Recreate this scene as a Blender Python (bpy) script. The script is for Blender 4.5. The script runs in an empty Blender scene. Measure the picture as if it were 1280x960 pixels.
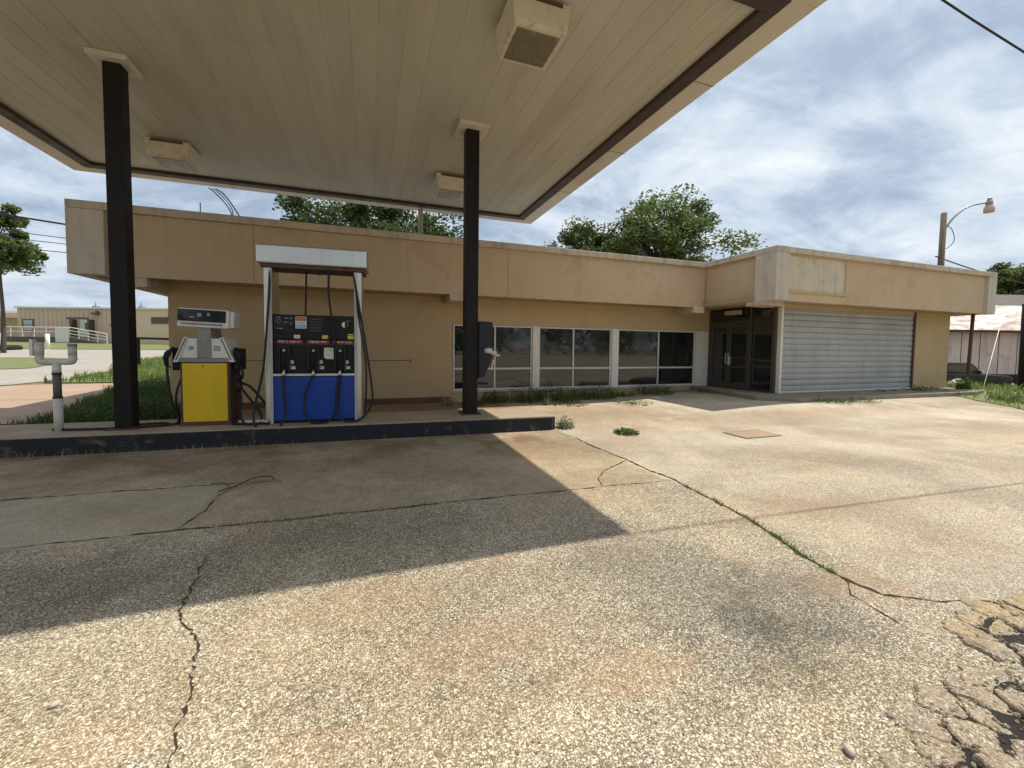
import bpy, math, random
import numpy as np
from mathutils import Vector, Matrix
random.seed(7); np.random.seed(7)
PI = math.pi
sc = bpy.context.scene
COL = sc.collection

# ------------------------------------------------------------------ helpers
def S(a, b, x):
    t = min(1.0, max(0.0, (x - a) / (b - a)))
    return t * t * (3 - 2 * t)

def zt(x, y):                                   # height of the terrain
    z = .15 * S(5, 9.5, x) * S(4.5, 7.0, y)
    z += S(-3, -6, x) * min(1.3, .025 * max(0, y - 10))
    z -= 1.1 * S(18.5, 27, x) * S(5, 14, y)
    return z

def tag(o, label=None, cat=None, group=None, kind=None):
    if label: o['label'] = label
    if cat: o['category'] = cat
    if group: o['group'] = group
    if kind: o['kind'] = kind
    return o

def thing(name, label, cat, loc=(0, 0, 0), rz=0, group=None):
    o = bpy.data.objects.new(name, None); COL.objects.link(o)
    o.location = loc; o.rotation_euler = (0, 0, rz); o.empty_display_size = .2
    return tag(o, label, cat, group)

def copy_tree(o, parent=None):
    c = o.copy(); COL.objects.link(c)
    if parent: c.parent = parent
    for ch in list(o.children): copy_tree(ch, c)
    return c

class MB:
    def __init__(s): s.v = []; s.f = []
    def quad(s, *p):
        n = len(s.v); s.v += [tuple(q) for q in p]; s.f.append(tuple(range(n, n + len(p)))); return s
    def box(s, x0, x1, y0, y1, z0, z1):
        n = len(s.v)
        s.v += [(x0, y0, z0), (x1, y0, z0), (x1, y1, z0), (x0, y1, z0), (x0, y0, z1), (x1, y0, z1), (x1, y1, z1), (x0, y1, z1)]
        s.f += [tuple(n + i for i in q) for q in ((0, 3, 2, 1), (4, 5, 6, 7), (0, 1, 5, 4), (1, 2, 6, 5), (2, 3, 7, 6), (3, 0, 4, 7))]
        return s
    def obox(s, c, size, M=None):
        n = len(s.v); M = M or Matrix.Identity(3); c = Vector(c)
        for dz in (-.5, .5):
            for dx, dy in ((-.5, -.5), (.5, -.5), (.5, .5), (-.5, .5)):
                s.v.append(tuple(c + M @ Vector((dx * size[0], dy * size[1], dz * size[2]))))
        s.f += [tuple(n + i for i in q) for q in ((0, 3, 2, 1), (4, 5, 6, 7), (0, 1, 5, 4), (1, 2, 6, 5), (2, 3, 7, 6), (3, 0, 4, 7))]
        return s
    def prism(s, poly, a0, a1, axis='y'):       # poly in the two other axes, swept a0..a1
        n = len(s.v); k = len(poly)
        for a in (a0, a1):
            for p in poly:
                s.v.append({'y': (p[0], a, p[1]), 'x': (a, p[0], p[1]), 'z': (p[0], p[1], a)}[axis])
        s.f.append(tuple(range(n, n + k))); s.f.append(tuple(range(n + 2 * k - 1, n + k - 1, -1)))
        for i in range(k):
            j = (i + 1) % k; s.f.append((n + j, n + i, n + k + i, n + k + j))
        return s
    def tube(s, pts, r, n=8, cap=True):
        pts = [Vector(p) for p in pts]; m = len(pts)
        rs = r if isinstance(r, (list, tuple)) else [r] * m
        b = len(s.v); up = None
        for i, p in enumerate(pts):
            t = (pts[min(i + 1, m - 1)] - pts[max(i - 1, 0)])
            t = t.normalized() if t.length > 1e-9 else Vector((0, 0, 1))
            if up is None:
                up = Vector((0, 0, 1)) if abs(t.z) < .9 else Vector((1, 0, 0))
            u = t.cross(up).normalized(); w = u.cross(t).normalized(); up = w
            for k in range(n):
                a = 2 * PI * k / n
                s.v.append(tuple(p + (u * math.cos(a) + w * math.sin(a)) * rs[i]))
        for i in range(m - 1):
            for k in range(n):
                k2 = (k + 1) % n
                s.f.append((b + i * n + k, b + i * n + k2, b + (i + 1) * n + k2, b + (i + 1) * n + k))
        if cap:
            s.f.append(tuple(b + k for k in range(n - 1, -1, -1))); s.f.append(tuple(b + (m - 1) * n + k for k in range(n)))
        return s
    def disc(s, c, r, t, axis='y', n=20):
        c = Vector(c); d = {'y': Vector((0, 1, 0)), 'x': Vector((1, 0, 0)), 'z': Vector((0, 0, 1))}[axis]
        return s.tube([c - d * t / 2, c + d * t / 2], r, n)
    def ball(s, c, r, seg=10, rings=7, jit=0):
        b = len(s.v); r = r if isinstance(r, tuple) else (r, r, r)
        for i in range(rings + 1):
            th = PI * i / rings
            for k in range(seg):
                a = 2 * PI * k / seg; q = 1 + random.uniform(-jit, jit)
                s.v.append((c[0] + r[0] * q * math.sin(th) * math.cos(a), c[1] + r[1] * q * math.sin(th) * math.sin(a), c[2] + r[2] * q * math.cos(th)))
        for i in range(rings):
            for k in range(seg):
                k2 = (k + 1) % seg
                s.f.append((b + i * seg + k, b + (i + 1) * seg + k, b + (i + 1) * seg + k2, b + i * seg + k2))
        return s
    def build(s, name, mat, parent=None, local=False, smooth=False, bevel=0, seg=2):
        v = s.v
        if parent and not local:
            o = Vector((0, 0, 0)); p = parent
            while p: o += p.location; p = p.parent
            v = [(a[0] - o.x, a[1] - o.y, a[2] - o.z) for a in v]
        me = bpy.data.meshes.new(name); me.from_pydata(v, [], s.f); me.update()
        if smooth:
            me.polygons.foreach_set('use_smooth', [True] * len(me.polygons))
        me.materials.append(mat)
        ob = bpy.data.objects.new(name, me); COL.objects.link(ob)
        if parent: ob.parent = parent
        if bevel:
            m = ob.modifiers.new('bevel', 'BEVEL'); m.width = bevel; m.segments = seg; m.limit_method = 'ANGLE'; m.angle_limit = math.radians(40)
        if smooth == 'auto' or (smooth and bevel):
            pass
        return ob

def curve(pts, n=24):                           # Catmull-Rom through the points
    P = [Vector(p) for p in pts]; P = [P[0] * 2 - P[1]] + P + [P[-1] * 2 - P[-2]]
    out = []
    segs = len(P) - 3
    for i in range(segs):
        a, b, c, d = P[i:i + 4]; k = max(2, n // segs)
        for j in range(k):
            t = j / k
            out.append(.5 * ((2 * b) + (c - a) * t + (2 * a - 5 * b + 4 * c - d) * t * t + (3 * b - a - 3 * c + d) * t ** 3))
    out.append(P[-2]); return out

# ------------------------------------------------------------------ materials
class NT:
    def __init__(s, name):
        s.m = bpy.data.materials.new(name); s.m.use_nodes = True
        s.t = s.m.node_tree; s.t.nodes.clear()
    def n(s, typ, ins=None, **props):
        nd = s.t.nodes.new(typ)
        for k, v in props.items(): setattr(nd, k, v)
        for k, v in (ins or {}).items():
            sock = nd.inputs[k]
            if isinstance(v, bpy.types.NodeSocket): s.t.links.new(v, sock)
            else:
                if hasattr(sock.default_value, '__len__') and not hasattr(v, '__len__'): v = (v, v, v, 1)[:len(sock.default_value)]
                if hasattr(v, '__len__') and len(sock.default_value) == 4 and len(v) == 3: v = (*v, 1)
                sock.default_value = v
        return nd
    def m2(s, op, a, b=0.0, clamp=False):
        nd = s.n('ShaderNodeMath', {0: a, 1: b}, operation=op); nd.use_clamp = clamp; return nd.outputs[0]
    def mix(s, fac, a, b, blend='MIX'):
        nd = s.n('ShaderNodeMix', None, data_type='RGBA', blend_type=blend)
        for i, v in ((0, fac), (6, a), (7, b)):
            if isinstance(v, bpy.types.NodeSocket): s.t.links.new(v, nd.inputs[i])
            else: nd.inputs[i].default_value = (*v, 1) if hasattr(v, '__len__') and len(v) == 3 else v
        return nd.outputs[2]
    def ramp(s, fac, stops, interp='LINEAR'):
        nd = s.n('ShaderNodeValToRGB', {0: fac}); cr = nd.color_ramp; cr.interpolation = interp
        while len(cr.elements) < len(stops): cr.elements.new(.5)
        for e, (p, c) in zip(cr.elements, stops):
            e.position = p; e.color = (*c, 1) if hasattr(c, '__len__') else (c, c, c, 1)
        return nd.outputs[0]
    def sstep(s, x, a, b):
        nd = s.n('ShaderNodeMapRange', {0: x, 1: a, 2: b, 3: 0.0, 4: 1.0}, interpolation_type='SMOOTHSTEP'); return nd.outputs[0]
    def noise(s, vec, scale, detail=4, rough=.55, dist=0.0):
        return s.n('ShaderNodeTexNoise', {'Vector': vec, 'Scale': scale, 'Detail': detail, 'Roughness': rough, 'Distortion': dist}).outputs[0]
    def vscale(s, vec, sc_):
        return s.n('ShaderNodeMapping', {'Vector': vec, 'Scale': sc_}).outputs[0]
    def coord(s, which='Object'): return s.n('ShaderNodeTexCoord').outputs[which]
    def wpos(s): return s.n('ShaderNodeNewGeometry').outputs['Position']
    def out(s, col, rough=.7, metal=0.0, bump=None, bstr=.3, bdist=.01, spec=.4, extra=None):
        ins = {'Base Color': col, 'Roughness': rough, 'Metallic': metal, 'Specular IOR Level': spec}
        if extra: ins.update(extra)
        if bump is not None:
            ins['Normal'] = s.n('ShaderNodeBump', {'Height': bump, 'Strength': bstr, 'Distance': bdist}).outputs[0]
        b = s.n('ShaderNodeBsdfPrincipled', ins)
        s.t.links.new(b.outputs[0], s.n('ShaderNodeOutputMaterial').inputs[0]); return s.m

def worn(name, c, c2=None, scale=2.0, streak=0.0, stain=None, stain_amt=.4, rough=.75, metal=0.0, bump=.25, grain=60, spec=.35, amt=.5):
    t = NT(name); p = t.wpos()
    c2 = c2 or tuple(x * .72 for x in c)
    a = t.ramp(t.noise(p, scale, 6, .6), [(.35, 0.0), (.68, 1.0)])
    col = t.mix(t.m2('MULTIPLY', a, amt), c, c2)
    if streak:
        sv = t.vscale(p, (7, 7, .35)); k = t.ramp(t.noise(sv, 1.0, 5, .6), [(.48, 0.0), (.75, 1.0)])
        col = t.mix(t.m2('MULTIPLY', k, streak), col, tuple(x * .55 for x in c2))
    if stain:
        k = t.ramp(t.noise(p, scale * 1.7 + .3, 8, .68, .3), [(.55, 0.0), (.7, 1.0)])
        col = t.mix(t.m2('MULTIPLY', k, stain_amt), col, stain)
    g = t.noise(p, grain, 3, .6)
    col = t.mix(.18, col, t.ramp(g, [(.3, .2), (.7, .8)]), 'OVERLAY')
    rr = t.n('ShaderNodeMapRange', {0: a, 1: 0.0, 2: 1.0, 3: max(.05, rough - .1), 4: min(1, rough + .12)}).outputs[0]
    return t.out(col, rr, metal, g, bump, .004, spec)

def ground_material(block=False):
    t = NT('broken_concrete' if block else 'exposed_aggregate_concrete'); p = t.wpos()
    sep = t.n('ShaderNodeSeparateXYZ', {0: p}); X, Y = sep.outputs[0], sep.outputs[1]
    wob = t.m2('SUBTRACT', t.noise(p, 1.1, 3), .5)
    big = t.noise(p, .55, 5, .6, .4); mid = t.noise(p, 2.3, 6, .65, .3)
    # pebbles of the exposed aggregate
    pw = t.n('ShaderNodeVectorMath', {0: p, 1: t.n('ShaderNodeVectorMath', {0: t.n('ShaderNodeTexNoise', {'Vector': p, 'Scale': 40., 'Detail': 1.}).outputs[1], 'Scale': .012}, operation='SCALE').outputs[0]}, operation='ADD').outputs[0]
    def peb(scale):
        a = t.n('ShaderNodeTexVoronoi', {'Vector': pw, 'Scale': scale, 'Randomness': 1.0}, voronoi_dimensions='3D')
        rnd = t.n('ShaderNodeSeparateColor', {0: a.outputs['Color']})
        return a.outputs['Distance'], rnd.outputs[0], rnd.outputs[1]
    d1, r1, q1 = peb(92.0); d2, r2, q2 = peb(185.0)
    pal = [(0.0, (.085, .072, .05)), (.20, (.19, .15, .095)), (.42, (.355, .285, .19)), (.66, (.51, .43, .315)), (.86, (.67, .605, .48)), (1.0, (.79, .755, .66))]
    c1 = t.ramp(r1, pal); c2 = t.ramp(r2, pal)
    s1 = t.ramp(d1, [(.38, 1.0), (.56, 0.0)]); s2 = t.ramp(d2, [(.40, 1.0), (.60, 0.0)])
    big_on = t.m2('MULTIPLY', s1, t.m2('GREATER_THAN', q1, .24))
    mort = t.mix(mid, (.15, .122, .08), (.30, .25, .165))
    agg = t.mix(t.m2('MULTIPLY', s2, .85), mort, c2); agg = t.mix(big_on, agg, c1)
    if block:
        c = t.mix(.18, agg, (.40, .32, .22))
        c = t.mix(t.m2('MULTIPLY', t.ramp(t.noise(p, 3.0, 6, .65), [(.50, 0.0), (.66, 1.0)]), .55), c, (.42, .30, .20))
        c = t.mix(t.m2('MULTIPLY', t.ramp(t.noise(p, 6.0, 7, .7, .4), [(.52, 0.0), (.66, 1.0)]), .5), c, (.16, .12, .09))
        yb = t.m2('MULTIPLY', t.sstep(Y, 1.0, 1.1), t.sstep(X, 2.68, 2.85))
        yw = t.m2('MULTIPLY', yb, t.ramp(t.noise(p, 7, 8, .78, .5), [(.45, 0.0), (.56, 1.0)]))
        c = t.mix(t.m2('MULTIPLY', yw, .38), c, (.50, .37, .12))
        return t.out(c, .85, 0, t.m2('ADD', t.m2('ADD', t.m2('MULTIPLY', big_on, .8), t.m2('MULTIPLY', s2, .45)), t.noise(p, 25, 5)), .6, .006, .3)
    # smoother slab by the pump island, and the right-hand lot
    fine = t.noise(p, 45, 6, .7)
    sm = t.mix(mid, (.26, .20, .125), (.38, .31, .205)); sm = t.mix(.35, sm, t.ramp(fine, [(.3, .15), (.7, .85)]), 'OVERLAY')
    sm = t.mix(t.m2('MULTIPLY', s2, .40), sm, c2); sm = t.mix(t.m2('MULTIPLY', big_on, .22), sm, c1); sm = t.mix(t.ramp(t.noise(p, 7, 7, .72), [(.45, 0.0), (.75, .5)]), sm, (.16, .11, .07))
    right = t.mix(mid, (.415, .36, .285), (.535, .48, .39)); right = t.mix(t.m2('MULTIPLY', s2, .50), right, c2)
    right = t.mix(t.m2('MULTIPLY', big_on, .35), right, c1)
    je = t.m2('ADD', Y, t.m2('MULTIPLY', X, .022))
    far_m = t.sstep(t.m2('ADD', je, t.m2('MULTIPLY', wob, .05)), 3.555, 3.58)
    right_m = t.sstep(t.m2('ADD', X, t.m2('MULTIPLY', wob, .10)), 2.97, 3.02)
    rfar = t.sstep(t.m2('ADD', je, t.m2('MULTIPLY', wob, 2.0)), 2.6, 5.5)
    rmat = t.mix(t.m2('MULTIPLY', rfar, .8), agg, right)
    rmat = t.mix(.35, rmat, right)
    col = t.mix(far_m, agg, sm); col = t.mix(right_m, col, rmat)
    # iron-red dust, grey worn patch, dark traffic film, pale wash
    red = t.ramp(t.noise(p, .9, 6, .65, .6), [(.50, 0.0), (.72, 1.0)])
    col = t.mix(t.m2('MULTIPLY', red, .42), col, (.47, .30, .20), 'MIX')
    rs = t.ramp(t.noise(t.vscale(p, (.35, 1.3, 1)), 1.0, 6, .62, .4), [(.48, 0.0), (.66, 1.0)])
    col = t.mix(t.m2('MULTIPLY', t.m2('MULTIPLY', rs, right_m), .36), col, (.37, .245, .165))
    pale = t.ramp(t.noise(p, .7, 6, .65, .5), [(.47, 0.0), (.68, 1.0)])
    col = t.mix(t.m2('MULTIPLY', pale, .65), col, (.88, .83, .72), 'SOFT_LIGHT')
    drk = t.ramp(t.noise(p, .42, 7, .62, .5), [(.46, 0.0), (.66, 1.0)])
    col = t.mix(t.m2('MULTIPLY', drk, .38), col, (.45, .43, .42), 'MULTIPLY')
    def ell(cx, cy, rx, ry):
        a = t.m2('DIVIDE', t.m2('SUBTRACT', X, cx), rx); b = t.m2('DIVIDE', t.m2('SUBTRACT', Y, cy), ry)
        r = t.m2('SQRT', t.m2('ADD', t.m2('MULTIPLY', a, a), t.m2('MULTIPLY', b, b)))
        return t.sstep(t.m2('ADD', r, t.m2('ADD', t.m2('MULTIPLY', t.m2('SUBTRACT', mid, .5), 1.5), t.m2('MULTIPLY', t.m2('SUBTRACT', t.noise(p, 9, 8, .78, .6), .5), 1.6))), 1.1, .55)
    for cx, cy, rx, ry, am in ((1.75, 2.0, .6, .75, .95), (2.2, 1.55, .5, .4, .85), (-.6, 3.0, 1.5, .45, .5), (1.8, 1.35, .5, .25, .8), (-1.9, 2.95, .9, .4, .6)):
        col = t.mix(t.m2('MULTIPLY', ell(cx, cy, rx, ry), am), col, (.70, .72, .74), 'MULTIPLY')
    for cx, cy, rx, ry, am in ((.5, 1.8, .4, .22, .30), (1.1, 1.42, .32, .12, .30), (.05, 2.3, .45, .2, .26), (-.9, 1.75, .25, .18, .22), (1.2, 3.1, .3, .15, .28), (.75, 2.45, .25, .12, .25), (-.2, 1.5, .2, .1, .26)):
        col = t.mix(t.m2('MULTIPLY', ell(cx, cy, rx, ry), t.m2('MULTIPLY', am, t.m2('SUBTRACT', 1.25, t.m2('MULTIPLY', big_on, .85)))), col, (.36, .215, .135))
    for cx, cy, rx, ry, am in ((-1.2, 1.9, 1.3, .7, .5), (.3, 1.35, 1.4, .25, .35), (.2, 2.75, 1.2, .25, .4)):
        col = t.mix(t.m2('MULTIPLY', ell(cx, cy, rx, ry), am), col, (.80, .77, .68), 'SOFT_LIGHT')
    # pale washed patch of slab on the left, and earth beyond the lot
    patch = t.m2('MULTIPLY', t.m2('MULTIPLY', t.sstep(X, -1.34, -1.38), far_m), t.sstep(t.m2('ADD', Y, t.m2('MULTIPLY', wob, .2)), 4.80, 4.74))
    col = t.mix(t.m2('MULTIPLY', patch, t.m2('ADD', .25, t.m2('MULTIPLY', mid, .6))), col, t.mix(fine, (.33, .285, .21), (.50, .44, .34)))
    stain2 = t.m2('MULTIPLY', t.sstep(Y, 4.7, 5.6), t.ramp(t.noise(p, 1.4, 6, .6, .5), [(.42, 0.0), (.62, 1.0)]))
    stain2 = t.m2('MULTIPLY', stain2, t.sstep(X, 3.0, 2.2))
    col = t.mix(t.m2('MULTIPLY', stain2, .65), col, (.17, .085, .045))
    for cx, cy, rx, ry, am in ((4.6, 7.6, 1.9, 1.6, .75), (7.2, 5.9, 3.6, .7, .5), (3.9, 5.9, .8, 1.2, .35), (9.5, 4.3, 4.5, .5, .35), (12.0, 6.0, 4.0, .35, .35), (2.75, 1.55, .3, .2, .45), (.9, 1.7, .5, .35, .15), (2.2, 4.9, .8, .5, .4)):
        col = t.mix(t.m2('MULTIPLY', ell(cx, cy, rx, ry), am * .8), col, t.mix(fine, (.24, .155, .09), (.45, .325, .215)))
    dirt = t.mix(t.noise(p, 3.0, 7, .7), (.20, .115, .06), (.36, .25, .15))
    e1 = t.m2('MULTIPLY', t.sstep(t.m2('ADD', Y, t.m2('MULTIPLY', wob, 1.2)), 7.7, 8.6), t.sstep(X, 3.6, 2.6))
    e2 = t.m2('MULTIPLY', t.sstep(t.m2('ADD', Y, t.m2('MULTIPLY', wob, .9)), 9.35, 9.75), .85)
    e3 = t.sstep(t.m2('ADD', X, t.m2('MULTIPLY', wob, 1.5)), 14.8, 16.2)
    e4 = t.sstep(X, 40, 60)
    ear = t.m2('MAXIMUM', t.m2('MAXIMUM', e1, e2), t.m2('MAXIMUM', t.m2('MULTIPLY', e3, t.sstep(Y, 3, 5)), e4))
    col = t.mix(ear, col, dirt)
    fl = t.m2('ADD', t.m2('MULTIPLY', r2, .6), t.m2('MULTIPLY', t.noise(p, 28, 5, .7), .8))
    fl = t.ramp(t.m2('MULTIPLY', fl, t.m2('ADD', .45, t.m2('MULTIPLY', s2, .55))), [(.15, .12), (.85, .92)])
    col = t.mix(t.m2('SUBTRACT', .36, t.m2('MULTIPLY', ear, .2)), col, fl, 'OVERLAY')
    zone = t.ramp(t.noise(p, .62, 8, .68, .7), [(.44, 0.0), (.60, 1.0)])
    zone = t.m2('MULTIPLY', zone, t.ramp(t.noise(p, 9, 5, .7), [(.3, .35), (.6, 1.0)]))
    col = t.mix(t.m2('MULTIPLY', zone, .55), col, (.62, .56, .45), 'MULTIPLY')
    spots = t.ramp(t.noise(p, 5.5, 8, .75, .4), [(.60, 0.0), (.70, 1.0)])
    col = t.mix(t.m2('MULTIPLY', spots, .35), col, (.50, .44, .38), 'MULTIPLY')
    h = t.m2('ADD', t.m2('MULTIPLY', big_on, .8), t.m2('MULTIPLY', s2, .45))
    h = t.m2('MULTIPLY', h, t.m2('SUBTRACT', 1.0, t.m2('MULTIPLY', far_m, .75)))
    h = t.m2('ADD', h, t.m2('MULTIPLY', fine, .4))
    return t.out(col, .82, 0, h, .5, .005, .3)

def leaf_material(name, dark, light, tr=.35):
    t = NT(name); p = t.wpos()
    f = t.ramp(t.noise(p, 1.3, 3), [(.3, 0.0), (.7, 1.0)]); f2 = t.noise(p, 9.0, 2)
    col = t.mix(f, dark, light); col = t.mix(.5, col, t.ramp(f2, [(.3, .15), (.7, .85)]), 'OVERLAY')
    b = t.n('ShaderNodeBsdfPrincipled', {'Base Color': col, 'Roughness': .55, 'Specular IOR Level': .3})
    tl = t.n('ShaderNodeBsdfTranslucent', {'Color': col})
    mx = t.n('ShaderNodeMixShader', {0: tr, 1: b.outputs[0], 2: tl.outputs[0]})
    t.t.links.new(mx.outputs[0], t.n('ShaderNodeOutputMaterial').inputs[0]); return t.m

def glass_dark(name, tint=(.012, .013, .013)):
    t = NT(name); p = t.wpos()
    d = t.ramp(t.noise(p, 2.4, 6, .7, .4), [(.4, 0.0), (.75, 1.0)])
    col = t.mix(t.m2('MULTIPLY', d, .25), tint, (.06, .055, .045))
    r = t.m2('ADD', .02, t.m2('MULTIPLY', d, .10))
    return t.out(col, r, 0, t.noise(p, .8, 2), .03, .02, .9)

M = {}
M['ground'] = ground_material()
M['tan'] = worn('tan_stucco', (.53, .405, .262), (.46, .345, .215), .8, .17, (.32, .235, .145), .35, .9, bump=.5, grain=90)
M['tan_band'] = worn('pale_painted_concrete', (.54, .465, .355), (.42, .355, .26), 1.6, .6, (.24, .18, .11), .45, .85, bump=.35)
M['pale'] = worn('pale_corner_concrete', (.56, .50, .41), (.45, .39, .31), 1.8, .35, (.25, .2, .15), .4, .85, bump=.3)
M['wall'] = worn('ochre_wall_paint', (.50, .368, .205), (.43, .312, .168), .7, .08, (.30, .215, .12), .35, .85, bump=.4, grain=80)
M['soffit_dark'] = worn('soffit_paint', (.40, .32, .2), (.3, .23, .14), 1.0, 0, (.2, .14, .08), .3, .85)
M['soffit'] = worn('canopy_soffit_paint', (.41, .365, .285), (.35, .305, .23), .5, 0, (.29, .24, .17), .5, .6, bump=.05, grain=30)
def soffit_planks():
    t = NT('canopy_soffit_planks'); p = t.wpos(); sp = t.n('ShaderNodeSeparateXYZ', {0: p})
    idx = t.m2('FLOOR', t.m2('DIVIDE', t.m2('ADD', sp.outputs[0], 5.39), .305))
    wn = t.n('ShaderNodeTexWhiteNoise', {'W': idx}, noise_dimensions='1D').outputs[0]
    c = t.mix(wn, (.465, .44, .365), (.505, .48, .40))
    c = t.mix(t.m2('MULTIPLY', t.ramp(t.noise(t.vscale(p, (1.6, .35, 1)), 1.0, 7, .65, .5), [(.45, 0.0), (.68, 1.0)]), .45), c, (.33, .28, .20))
    c = t.mix(t.m2('MULTIPLY', t.ramp(t.noise(p, 5.0, 7, .7, .5), [(.66, 0.0), (.72, 1.0)]), .5), c, (.55, .52, .44))
    rd = t.ramp(t.noise(t.vscale(p, (2.2, .8, 1)), 1.0, 8, .72, .8), [(.60, 0.0), (.68, .7), (.72, .25)])
    c = t.mix(t.m2('MULTIPLY', rd, .35), c, (.26, .20, .13))
    return t.out(c, .58, 0, t.noise(t.vscale(p, (1, .2, 1)), 4, 3), .16, .02, .3)
M['soffit'] = soffit_planks()
M['trim'] = worn('brown_gutter_metal', (.052, .036, .028), (.036, .026, .022), 3, 0, (.10, .06, .042), .4, .6)
M['fascia_under'] = worn('canopy_fascia_metal', (.58, .53, .455), (.48, .43, .36), 1.2, 0, (.33, .23, .16), .4, .6, bump=.1)
M['black_steel'] = worn('black_painted_steel', (.011, .0105, .010), (.02, .015, .013), 3, .2, (.06, .022, .015), .35, .55, bump=.15, spec=.2)
M['plate'] = worn('white_painted_plate', (.62, .57, .47), (.5, .44, .35), 3, 0, (.3, .22, .14), .5, .6)
M['light_house'] = worn('light_housing_enamel', (.62, .56, .44), (.5, .44, .33), 4, 0, (.22, .17, .11), .6, .5)
M['lens'] = worn('dirty_lens', (.19, .16, .11), (.12, .10, .07), 6, 0, (.34, .30, .23), .5, .25, bump=.1, grain=20)
M['kerb_dark'] = worn('painted_kerb_dark_blue', (.022, .026, .034), (.05, .043, .037), 2.2, .5, (.19, .145, .10), .75, .85, bump=.6, spec=.15)
M['island'] = worn('island_concrete', (.38, .30, .21), (.28, .20, .13), 2, 0, (.20, .10, .055), .55, .85, bump=.5)
M['walk'] = worn('walk_concrete', (.26, .22, .165), (.17, .14, .10), 2, 0, (.07, .06, .045), .6, .85, bump=.5)
M['steel'] = worn('brushed_stainless', (.60, .59, .55), (.50, .48, .44), 1.2, .25, (.35, .27, .2), .12, .36, 1.0, .02, 200, amt=.3)
def enamel(name, c, dirt, rust):
    t = NT(name); p = t.wpos()
    d = t.ramp(t.noise(t.vscale(p, (5, 5, .8)), 1.0, 7, .7, .4), [(.46, 0.0), (.75, 1.0)])
    col = t.mix(t.m2('MULTIPLY', d, .35), c, dirt)
    f = t.ramp(t.noise(p, 1.7, 4, .6), [(.35, 0.0), (.7, 1.0)]); col = t.mix(t.m2('MULTIPLY', f, .04), col, (.42, .42, .40))
    k = t.ramp(t.noise(p, 17, 7, .72, .5), [(.655, 0.0), (.675, 1.0)]); col = t.mix(t.m2('MULTIPLY', k, .8), col, rust)
    sc_ = t.ramp(t.noise(t.vscale(p, (9, 9, 90)), 1.0, 3, .6, .6), [(.70, 0.0), (.74, 1.0)]); col = t.mix(t.m2('MULTIPLY', sc_, .3), col, (.55, .53, .48))
    return t.out(col, t.m2('ADD', .38, t.m2('MULTIPLY', d, .3)), 0, t.noise(p, 3, 3), .05, .01, .3)
M['steel_paint'] = worn('silver_grey_paint', (.50, .49, .45), (.38, .36, .32), 3, .2, (.25, .17, .12), .3, .45)
M['blue'] = enamel('blue_enamel', (.002, .045, .31), (.03, .04, .12), (.12, .10, .10))
M['yellow'] = enamel('yellow_enamel', (.68, .46, .008), (.40, .25, .03), (.14, .07, .03))
M['black_plastic'] = worn('black_plastic', (.009, .009, .012), (.017, .016, .018), 6, 0, (.045, .04, .035), .3, .5, spec=.25, bump=.08)
M['rubber'] = worn('black_rubber_hose', (.012, .012, .012), (.022, .02, .019), 6, 0, None, 0, .55)
M['screen'] = glass_dark('display_glass', (.008, .009, .018))
M['white'] = worn('white_enamel', (.72, .70, .66), (.6, .57, .52), 4, .15, (.4, .33, .25), .35, .45, bump=.05)
M['paper'] = worn('paper_sticker', (.72, .70, .62), (.6, .57, .5), 9, 0, None, 0, .7)
M['red'] = worn('red_label', (.24, .05, .06), (.17, .04, .05), 9, 0, None, 0, .6)
M['yellow_label'] = worn('yellow_label', (.75, .6, .08), (.6, .45, .06), 9, 0, None, 0, .6)
M['sticker_blue'] = worn('pale_blue_label', (.25, .45, .68), (.2, .35, .55), 9, 0, None, 0, .6)
M['grey_plastic'] = worn('grey_plastic', (.26, .26, .24), (.19, .19, .18), 4, .2, (.13, .1, .08), .3, .5)
M['ink'] = worn('grey_print', (.28, .28, .30), (.2, .2, .22), 9, 0, None, 0, .6)
M['cover_rim'] = worn('cover_rim', (.24, .155, .10), (.16, .1, .065), 5)
M['rust_brown'] = worn('rusty_brown_metal', (.10, .055, .04), (.07, .04, .03), 5, .2, (.2, .09, .05), .4, .7)
M['frame'] = worn('aluminium_frame', (.62, .61, .57), (.50, .48, .43), 4, .2, (.36, .3, .24), .25, .5, 0.0)
M['frame_white'] = worn('white_pier_panel', (.74, .72, .66), (.60, .57, .5), 3, .3, (.36, .3, .22), .3, .55)
M['glass'] = glass_dark('dusty_dark_glass')
M['door_frame'] = worn('dark_door_frame', (.12, .105, .085), (.09, .08, .065), 4, .1, None, 0, .45, .5)
M['roll'] = worn('galvanised_roller_slats', (.385, .39, .37), (.29, .29, .275), 1.1, .22, (.27, .24, .2), .55, .5, .15, .15)
M['sign_blank'] = worn('bleached_sign_panel', (.56, .50, .38), (.44, .36, .24), 2.2, .5, (.30, .22, .13), .5, .8)
M['roofing'] = worn('roof_gravel', (.25, .24, .22), (.18, .17, .16), 2)
M['brass'] = worn('brass_tap', (.5, .42, .25), (.4, .32, .18), 6, 0, None, 0, .4, .6)
M['pipe_grey'] = worn('grey_vent_pipe', (.62, .60, .54), (.47, .45, .39), 5, .3, (.28, .21, .15), .3, .6)
M['dark_tape'] = worn('dark_band', (.03, .03, .03), None, 5)
M['wood_pole'] = worn('weathered_pole_wood', (.16, .115, .08), (.10, .075, .055), 4, .5, None, 0, .9, bump=.6)
M['lamp_pink'] = worn('faded_lamp_shade', (.60, .42, .38), (.48, .34, .3), 4)
M['galv'] = worn('galvanised_metal', (.32, .33, .34), (.24, .25, .26), 4, 0, None, 0, .45, .6)
M['metal_tan'] = worn('tan_metal_siding', (.60, .46, .335), (.52, .40, .29), .4, .1, None, 0, .7)
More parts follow.
